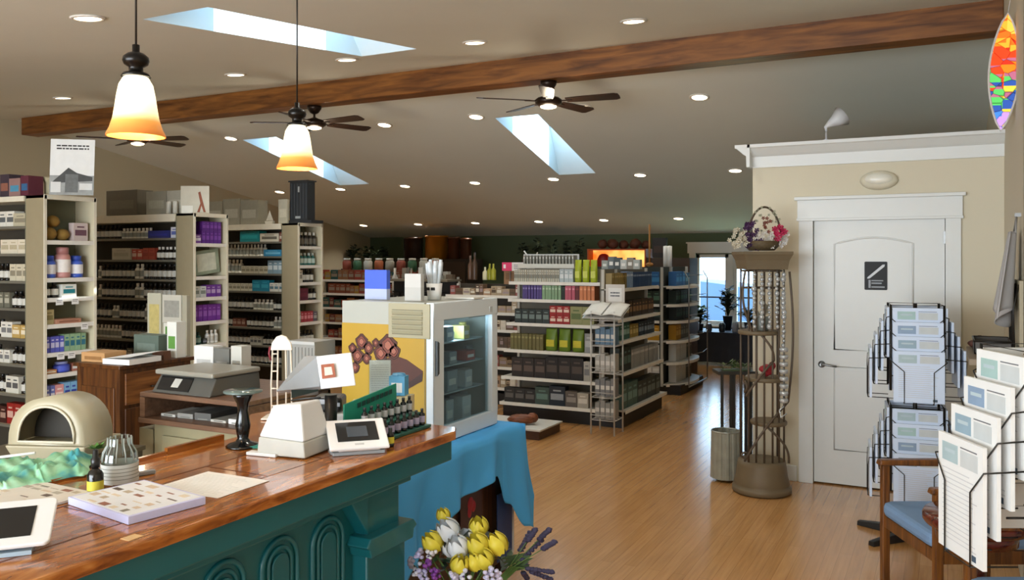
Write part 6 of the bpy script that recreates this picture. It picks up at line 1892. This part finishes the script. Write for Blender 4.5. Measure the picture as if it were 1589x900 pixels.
# galvanised bin with slatted stand to its side
GB = w(1126, 728, 6.55)
t = thing('galvanised_bin', 'ribbed grey metal bin standing on the floor beside the etagere', 'bin', (GB.x, GB.y, 0))
n = 24
g = G(M('#9a9a8c', .6, metal=.1, var=.3, scale=12))
def rib(u, v):
    a = 2 * pi * u; r = .108 + .006 * (1 if int(u * 24) % 2 else 0) - .006 * v
    return (r * cos(a), r * sin(a), .02 + .36 * v)
g.grid(rib, 72, 3, False); obj('bin_wall', g, t, solid=.004)
g = G(M('#5c5d55', .5, metal=.4)).lathe([(.10, .015), (.106, .02), (.106, .03)], seg=24); obj('bin_base', g, t)
g = G(M('#a4a59c', .4, metal=.5)); g.tube([(.106 * cos(a), .106 * sin(a), .38) for a in [2 * pi * i / 24 for i in range(24)]], .006, 6, closed=True); obj('rim', g, t)
t = thing('slatted_stand', 'tall dark slatted stand rising behind the galvanised bin', 'stand', (GB.x + .04, GB.y + .22, 0), rz=YAW)
SL = M('#2e2c26', .5)
for x in (-.13, -.06, -.035, .02, .06, .10):
    obj('slat', G(SL).box(x, x + .02, -.01, .01, 0, .80), t)
obj('stand_top', G(SL).box(-.17, .14, -.09, .12, .80, .825), t)
obj('stand_base', G(SL).box(-.15, .13, -.03, .10, 0, .03), t)
g = G(M('#4a5c34', .6, var=.3, scale=20))
for k in range(46):
    a = rb.uniform(0, 6.3); q = Vector((rb.uniform(-.12, .10), rb.uniform(-.06, .06), rb.uniform(0.002, .05))); d = Vector((cos(a), sin(a) * .6, rb.uniform(.1, .8))).normalized(); l = rb.uniform(.04, .08); s_ = d.cross(Vector((0, 0, 1))).normalized() * l * .25
    g.add([q, q + d * l * .5 + s_, q + d * l, q + d * l * .5 - s_], [(0, 1, 2, 3)])
g.box(-.12, .10, -.05, .05, 0, .006)
o = obj('trailing_greenery', g, loc=(GB.x + .04, GB.y + .22, .827), rz=YAW); tag(o, 'mat of trailing green leaves on the slatted stand', 'plant')

# wire magazine stand with an open book, in front of the coloured book unit
wp = onZ(943, 671, 0)
t = thing('wire_magazine_stand', 'white wire stand with an open book tray before the coloured book unit', 'magazine stand', (wp.x, wp.y - .02, 0), rz=0)
WR = M('#bdbcb8', .35)
for x in (-.12, .12):
    for y in (-.12, .12):
        g = G(WR).tube([(x, y, 0), (x, y, 1.20)], .008, 6); obj('leg', g, t)
for z in (.14, .36, .60, .86, 1.06):
    g = G(WR)
    for y in (-.12, -.04, .04, .12): g.tube([(-.12, y, z), (.12, y, z)], .004, 5)
    for x in (-.12, .12): g.tube([(x, -.12, z), (x, .12, z)], .005, 5)
    g.tube([(-.12, -.13, z + .05), (.12, -.13, z + .05)], .004, 5)
    obj('wire_shelf', g, t)
tr = G(WR); tr.add([(-.2, -.16, 1.13), (.2, -.16, 1.13), (.2, .10, 1.23), (-.2, .10, 1.23)], [(0, 1, 2, 3)]); obj('book_tray', tr, t, solid=.004)
g = G(M('#d0d0ca', .6))
def pagef(u, v): 
    x = (u - .5) * .40; return (x, -.15 + .26 * v, 1.152 + .10 * v + .022 * (1 - abs(2 * abs(u - .5) - .45) * 1.6))
g.grid(pagef, 16, 4); g.m(M('#8a8a84', .6)); g.tube([(0, -.15, 1.166), (0, .11, 1.266)], .004, 5)
o = obj('open_book', g, loc=(wp.x, wp.y - .02, .004), solid=.006); tag(o, 'open white book on top of the wire stand', 'book')
for k, (z, c) in enumerate(((.145, '#8c8c88'), (.365, '#77787a'), (.605, '#a8a6a0'), (.865, '#5a7a94'), (1.065, '#8a7a64'))):
    for j in range(4):
        g = G(M(c, .5, var=.2)).box(-.024, .024, -.05, .05, 0, .15 + .02 * (j % 2)); g.m(M('#c9c8c2', .5)).box(-.02, .02, -.051, -.05, .06, .10)
        if z > 1 : continue
        o = obj('magazine', g, loc=(wp.x - .081 + j * .054, wp.y - .02, z + .003 + .002)); tag(o, 'slim magazine, %s from the pouch side on wire shelf %s of the wire stand' % (ORD[j + 1], ['one', 'two', 'three', 'four', 'five'][k]), 'magazine')
# framed notice on the post above it
a_ = onY(942, 472, 8.0); b_ = onY(967, 446, 8.0)
g = G(M('#c9c4bc', .5)).box(-.10, .10, 0, .01, 0, .2); g.m(M('#dcdcd8', .5)).box(-.07, .07, -.002, 0, .03, .165); text_lines(g, M('#3c4450', .6), -.05, .05, .07, .13, 2, -.002, rt, .45); g.m(STEEL).box(-.005, .005, .01, .018, -.09, .1)
o = obj('shelf_sign', g, loc=((a_.x + b_.x) / 2, 8.0, a_.z)); tag(o, 'small framed notice fixed above the wire stand on the book unit', 'sign')
# ---------------------------------------------------------------- brochure spinners
WIRE = M('#26231f', .4, metal=.4)
IMG = ['#a8bcc0', '#93aab8', '#8a9fb8', '#a4c0bc']
def form_mesh(pw, ph, k, sheet):
    g = G(sheet); g.box(-pw / 2, pw / 2, 0, .013, 0, ph)
    rd = random.Random(k)
    g.m(M(IMG[k % 4], .5, var=.15)).box(-pw * .40, -pw * .04, -.0008, 0, ph * .77, ph * .93)
    g.m(M('#b4c4ca', .6)).box(-pw * .34, -pw * .10, -.0012, -.0008, ph * .85, ph * .88)
    g.m(M('#c4c8c8', .6)).box(.02 * pw, pw * .40, -.0008, 0, ph * .77, ph * .91)
    g.m(M('#6c6c70', .6)).box(.02 * pw, pw * .38, -.001, 0, ph * .925, ph * .935)
    g.m(M('#c6c6c8', .6))
    for r in range(16):
        y = ph * (.10 + r * .040); g.box(-pw * .40, pw * rd.uniform(.15, .40), -.0006, 0, y, y + ph * .008)
    g.m(M('#46586a', .5)).box(pw * .27, pw * .36, -.001, 0, ph * .03, ph * .08)
    return g.mesh('printed_form')
def spinner(label, c, yaw, tiers, pw, ph, hw, base, faces, tag_words, up=.083, out=.032, poleTop=None):
    t = thing('brochure_rack', label, 'brochure rack', c, rz=yaw, group='spinning brochure racks')
    ztop = poleTop
    g = G(WIRE).tube([(0, 0, .05), (0, 0, ztop)], .012, 10); obj('pole', g, t)
    g = G(M('#1c1a18', .5)); 
    for k in range(5):
        a = 2 * pi * k / 5 + base
        g = G(M('#1c1a18', .5)); g.T = Matrix.Rotation(a, 4, 'Z'); g.hexa([(.02, -.03, 0), (.36, -.022, 0), (.36, .022, 0), (.02, .03, 0)], [(.02, -.025, .07), (.36, -.018, .028), (.36, .018, .028), (.02, .025, .07)]); obj('base_foot', g, t, bevel=.004)
    meshes = [form_mesh(pw, ph, k, M('#cfdcf0', .35, var=.03) if len(tiers) > 1 else PAPER) for k in range(4)]  # blue daylight tint put into the far rack's sheet colour
    for ti, z0 in enumerate(tiers):
        for fi, fa in enumerate(faces):
            R = Matrix.Rotation(fa, 4, 'Z')
            g = G(WIRE); g.T = R
            zt = z0 + 3 * up + ph
            hwp = pw / 2 + .012
            g.tube([(-hwp, -hw + .022, z0 + .05), (-hwp, -hw + .022, zt + .015), (hwp, -hw + .022, zt + .015), (hwp, -hw + .022, z0 + .05)], .005, 6)
            g.tube([(0, 0, zt - .02), (0, -hw + .022, zt - .02)], .004, 5); g.tube([(0, 0, z0 + .12), (0, -hw + .022, z0 + .12)], .004, 5)
            obj('panel_frame', g, t)
            for k in range(4):
                y = -hw - (3 - k) * out; z = z0 + k * up
                g = G(WIRE); g.T = R
                x2 = pw * .29
                yf_ = y - .008
                g.tube([(-hwp, -hw + .012, z + ph * .82), (-hwp, yf_ + .004, z + ph * .80), (-x2, yf_, z + ph * .60), (-x2, yf_, z - .006), (x2, yf_, z - .006), (x2, yf_, z + ph * .60), (hwp, yf_ + .004, z + ph * .80), (hwp, -hw + .012, z + ph * .82)], .0028, 5)
                g.tube([(-x2, yf_, z - .006), (-x2, -hw + .018, z - .006)], .0028, 5); g.tube([(x2, yf_, z - .006), (x2, -hw + .012, z - .006)], .0028, 5)
                obj('wire_pocket', g, t)
                ctr = Vector(c); wr = Matrix.Rotation(yaw + fa, 4, 'Z')
                q = wr @ Vector((0, y, z))
                o = bpy.data.objects.new('printed_form', meshes[(k + ti + fi) % 4]); COL.objects.link(o)
                o.location = (ctr.x + q.x, ctr.y + q.y, z); o.rotation_euler = (0, 0, yaw + fa)
                tag(o, 'white printed form, %s pocket, %s panel of %s' % (['lowest', 'second lowest', 'second highest', 'highest'][k], (['upper', 'lower'][ti] + ' ' + ['facing', 'door side', 'back', 'room side'][fi]) if len(tiers) > 1 else ['facing', 'door side', 'back', 'room side'][fi], tag_words), 'brochure', 'forms in the ' + tag_words)
    return t
PH1 = .30
r1 = cm((1420 - CX) / F * 5.18, 5.18, 0)
spinner('full brochure spinner rack on a black star base before the white door', r1, YAW - RAD(21), [1.42 - 3 * .083 - PH1, .815 - 3 * .083 - PH1], .272, PH1, .165, RAD(8), [0, pi / 2, pi, -pi / 2], 'far spinner rack', poleTop=1.44)
PH2 = .37
r2 = cm(1.70, 2.66, 0)
# this one shows the panel that faces the room (camera side to the counter)
spinner('nearer brochure spinner rack of tilted white forms beside the blue chair', r2, YAW - pi / 2, [1.42 - 3 * .09 - PH2], .262, PH2, .165, RAD(30), [0, pi / 2, pi, -pi / 2], 'near spinner rack', up=.09, out=.042, poleTop=1.45)

# ---------------------------------------------------------------- chairs and round table
OAK = M_wood('#4a2812', '#83501f', 'z', rough=.3, scale=4)
BLU = M('#7492b6', .85, var=.05, scale=50)
def make_chair(c, yaw, label):
    t = thing('armchair', label, 'chair', c, rz=yaw, group='wood framed chairs by the brochure racks')
    # faces local -Y ; width along X
    hw, fd_, bd = .27, -.26, .25
    for sx in (-1, 1):
        x = sx * hw
        g = G(OAK); g.box(x - .018, x + .018, fd_ - .02, fd_ + .02, 0, .655); obj('front_leg', g, t, bevel=.006)
        g = G(OAK); g.prism([(bd - .02, 0), (bd + .025, 0), (bd + .03, .45), (bd + .10, .86), (bd + .065, .86), (bd - .01, .45)], 'x', x - .018, x + .018); obj('back_leg', g, t, bevel=.006)
        g = G(OAK); g.prism([(fd_ - .04, .655), (bd + .05, .645), (bd + .055, .67), (0, .685), (fd_ - .03, .682)], 'x', x - .026, x + .026); obj('arm', g, t, bevel=.008)
        g = G(OAK); g.box(x - .012, x + .012, fd_, bd, .34, .40); obj('side_rail', g, t, bevel=.003)
    g = G(OAK); g.box(-hw, hw, fd_ - .012, fd_ + .012, .34, .40); g.box(-hw, hw, bd - .012, bd + .012, .34, .40); obj('seat_rail', g, t, bevel=.003)
    g = G(OAK); g.box(-hw, hw, bd + .07, bd + .095, .79, .86); g.box(-hw, hw, bd + .03, bd + .055, .55, .60); obj('back_rail', g, t, bevel=.005)
    g = G(BLU); g.prism(rrect(hw + .012, .285, .07), 'z', .402, .470); obj('seat_cushion', g, t, bevel=.022)
    g = G(BLU); g.T = Matrix.Translation((0, bd + .052, .70)) @ Matrix.Rotation(RAD(-12), 4, 'X'); g.box(-hw + .03, hw - .03, -.025, .02, -.09, .09); obj('back_pad', g, t, bevel=.015)
    return t
make_chair(cm(2.18, 4.08, 0), YAW - pi / 2, 'wooden armchair with a blue grey seat beside the far brochure rack')
make_chair(cm(2.06, 3.05, 0), YAW - pi / 2, 'wooden armchair cut by the picture corner under the near brochure rack')
t = thing('round_table', 'small reddish brown round table between the two armchairs', 'table', cm(1.96, 3.565, 0))
RB = M_wood('#3c160c', '#6c2c18', 'x', rough=.18, scale=3, coat=.5)
g = G(RB).lathe([(.18, .585), (.198, .59), (.208, .605), (.208, .625), (.2, .64), (.0, .642)], seg=40, cap=False); obj('table_top', g, t)
g = G(RB).lathe([(.155, .53), (.16, .588)], seg=36); obj('apron', g, t)
g = G(RB).lathe([(.15, 0), (.15, .03), (.04, .05), (.035, .3), (.04, .53)], seg=24); obj('pedestal', g, t)
g = G(M('#9aa8bc', .6)).grid(lambda u, v: ((u - .5) * .3, (v - .5) * .22, .012 + .015 * sin(u * 7) * sin(v * 5)), 10, 8)
o = obj('folded_paper', g, loc=cm(1.96, 2.99, .475), rz=.5, solid=.003); tag(o, 'pale blue folded paper lying on the corner armchair seat', 'paper')

# ---------------------------------------------------------------- by the right wall
ws = cm(2.72, 4.86, 1.19)
t = thing('wall_ledge', 'narrow taupe wall ledge with trays above the near brochure rack', 'shelf', (0, 0, 0))
obj('board', G(M('#8a7a66', .6)).box(.10, XR - .002, 5.02, 5.75, 1.16, 1.19), t)
obj('bracket', G(M('#6a5e50', .6)).box(.2, XR - .002, 5.3, 5.33, 1.02, 1.16), t)
g = G(M('#4c4640', .5)); g.box(-.09, .09, -.16, .16, 0, .006); [g.box(x, x + .005, -.16, .16, 0, .07) for x in (-.09, .085)]; [g.box(-.09, .09, y, y + .005, 0, .07) for y in (-.16, .155)]
g.m(M('#b4b4b0', .6)).box(-.06, .06, -.13, .1, .006, .05); g.m(WIRE); g.tube([(-.09, -.16, .07), (.09, -.16, .07), (.09, .16, .07), (-.09, .16, .07)], .006, 6, closed=True)
o = obj('letter_tray', g, loc=(.22, 5.45, 1.192)); tag(o, 'dark letter tray with white papers on the wall ledge', 'tray')
g = G(M('#5a3428', .7, var=.3)); [g.ball((rt.uniform(-.04, .04), rt.uniform(-.04, .04), .02 + .01 * k), .025, .025, .02, 8, 6, jit=.2, rnd=rt) for k in range(4)]
o = obj('pine_cone', g, loc=(.15, 5.68, 1.192)); tag(o, 'reddish brown dried cone at the end of the wall ledge', 'ornament')
# hanging cloth on a hook
def hangc(u, v):
    y = 5.05 + .46 * u
    dep = .03 + .05 * v
    return (XR - .025 - dep * (.5 + .5 * sin(u * 17 + 1)) - .02 * v, y + (.5 - u) * .25 * (1 - v), 1.86 - .46 * v * (1 - .12 * sin(u * 9)))
t = thing('hanging_apron', 'pale grey cloth apron hanging on a hook on the gable wall', 'apron', (0, 0, 0))
obj('cloth', G(M('#a8a5a4', .8, var=.05)).grid(hangc, 40, 20), t, solid=.004)
obj('neck_loop', G(M('#8a8784', .7)).tube([(XR - .03, 5.2, 1.85), (XR - .02, 5.28, 1.95), (XR - .03, 5.36, 1.85)], .005, 6), t)
obj('wall_hook', G(STEEL).box(XR - .03, XR, 5.27, 5.29, 1.94, 1.96), t)
g = G(M('#b79a70', .7)).box(XR - .006, XR, 5.85, 6.15, 1.32, 1.62); o = obj('kraft_notice', g, loc=(0, 0, 0)); tag(o, 'tan paper notice on the gable wall beside the door room', 'notice')
t = thing('wall_rack', 'pale slim wall rack with dark rods beneath the hanging apron', 'rack', (XR, 5.2, 1.2))
obj('rack_back', G(M('#b4a88c', .6)).box(-.02, -.002, -.12, .30, .06, .40), t)
for y in (-.08, .04, .16, .26):
    obj('rod', G(WIRE).tube([(-.04, y, .0), (-.045, y, .25), (-.02, y, .38)], .005, 6), t)

# ---------------------------------------------------------------- door sign, emergency light, horn on the cornice
sx, sz = onY(1359, 428, YD + .0), 0
t = thing('door_sign', 'dark rectangular sign with a white slanted bar on the white door', 'sign', (sx.x, YD + .010, sx.z))
g = G(M('#15171a', .6)); g.prism([(a, b) for a, b in rrect(.078, .105, .008)], 'y', -.006, .0); obj('plate', g, t)
g = G(M('#c9ccd0', .4)); g.prism([(-.058, -.012), (.045, .082), (.062, .084), (.058, .068), (-.042, -.02), (-.058, -.022)], 'y', -.0075, -.006); obj('slanted_bar', g, t)
g = G(M('#8a8e94', .4)); g.box(-.05, -.035, -.007, -.006, -.09, -.03); g.box(-.03, .06, -.007, -.006, -.088, -.078); g.box(-.03, .05, -.007, -.006, -.04, -.032); g.box(-.03, .04, -.007, -.006, -.06, -.05)
obj('small_lettering', g, t)
p = onY(1364, 280, YD)
t = thing('emergency_light', 'oval cream emergency light on the wall above the door', 'light', (p.x, YD, p.z))
g = G(M('#d8d2bc', .4))
g.T = Matrix.Rotation(pi / 2, 4, 'X') @ Matrix.Scale(.55, 4, (0, 1, 0))
g.lathe([(.125, .0), (.13, .01), (.125, .035), (.10, .055), (.05, .065), (0, .067)], seg=40, cap=False); obj('housing', g, t)
g = G(M('#e6e3d4', .3)); g.T = Matrix.Translation((0, -.03, .008)) @ Matrix.Rotation(pi / 2, 4, 'X') @ Matrix.Scale(.45, 4, (0, 1, 0)); g.lathe([(.095, .02), (.09, .035), (.05, .045), (0, .046)], seg=32, cap=False); obj('lens', g, t)
p = w(1282, 219, 6.22); 
t = thing('paper_horn', 'small white horn ornament standing on the cornice of the door room', 'ornament', (p.x, YD - .04, 2.602), rz=YAW)
WH = M('#cfd2d6', .4)
g = G(WH); g.lathe([(.022, 0), (.02, .008), (.008, .014), (.006, .07)], c=(-.02, 0, 0), seg=14); obj('stand', g, t)
g = G(WH); g.tube([(-.02, 0, .07), (-.025, 0, .10), (.0, 0, .12), (.05, 0, .15), (.10, 0, .185)], [.007, .012, .024, .046, .08], 14); obj('horn', g, t)
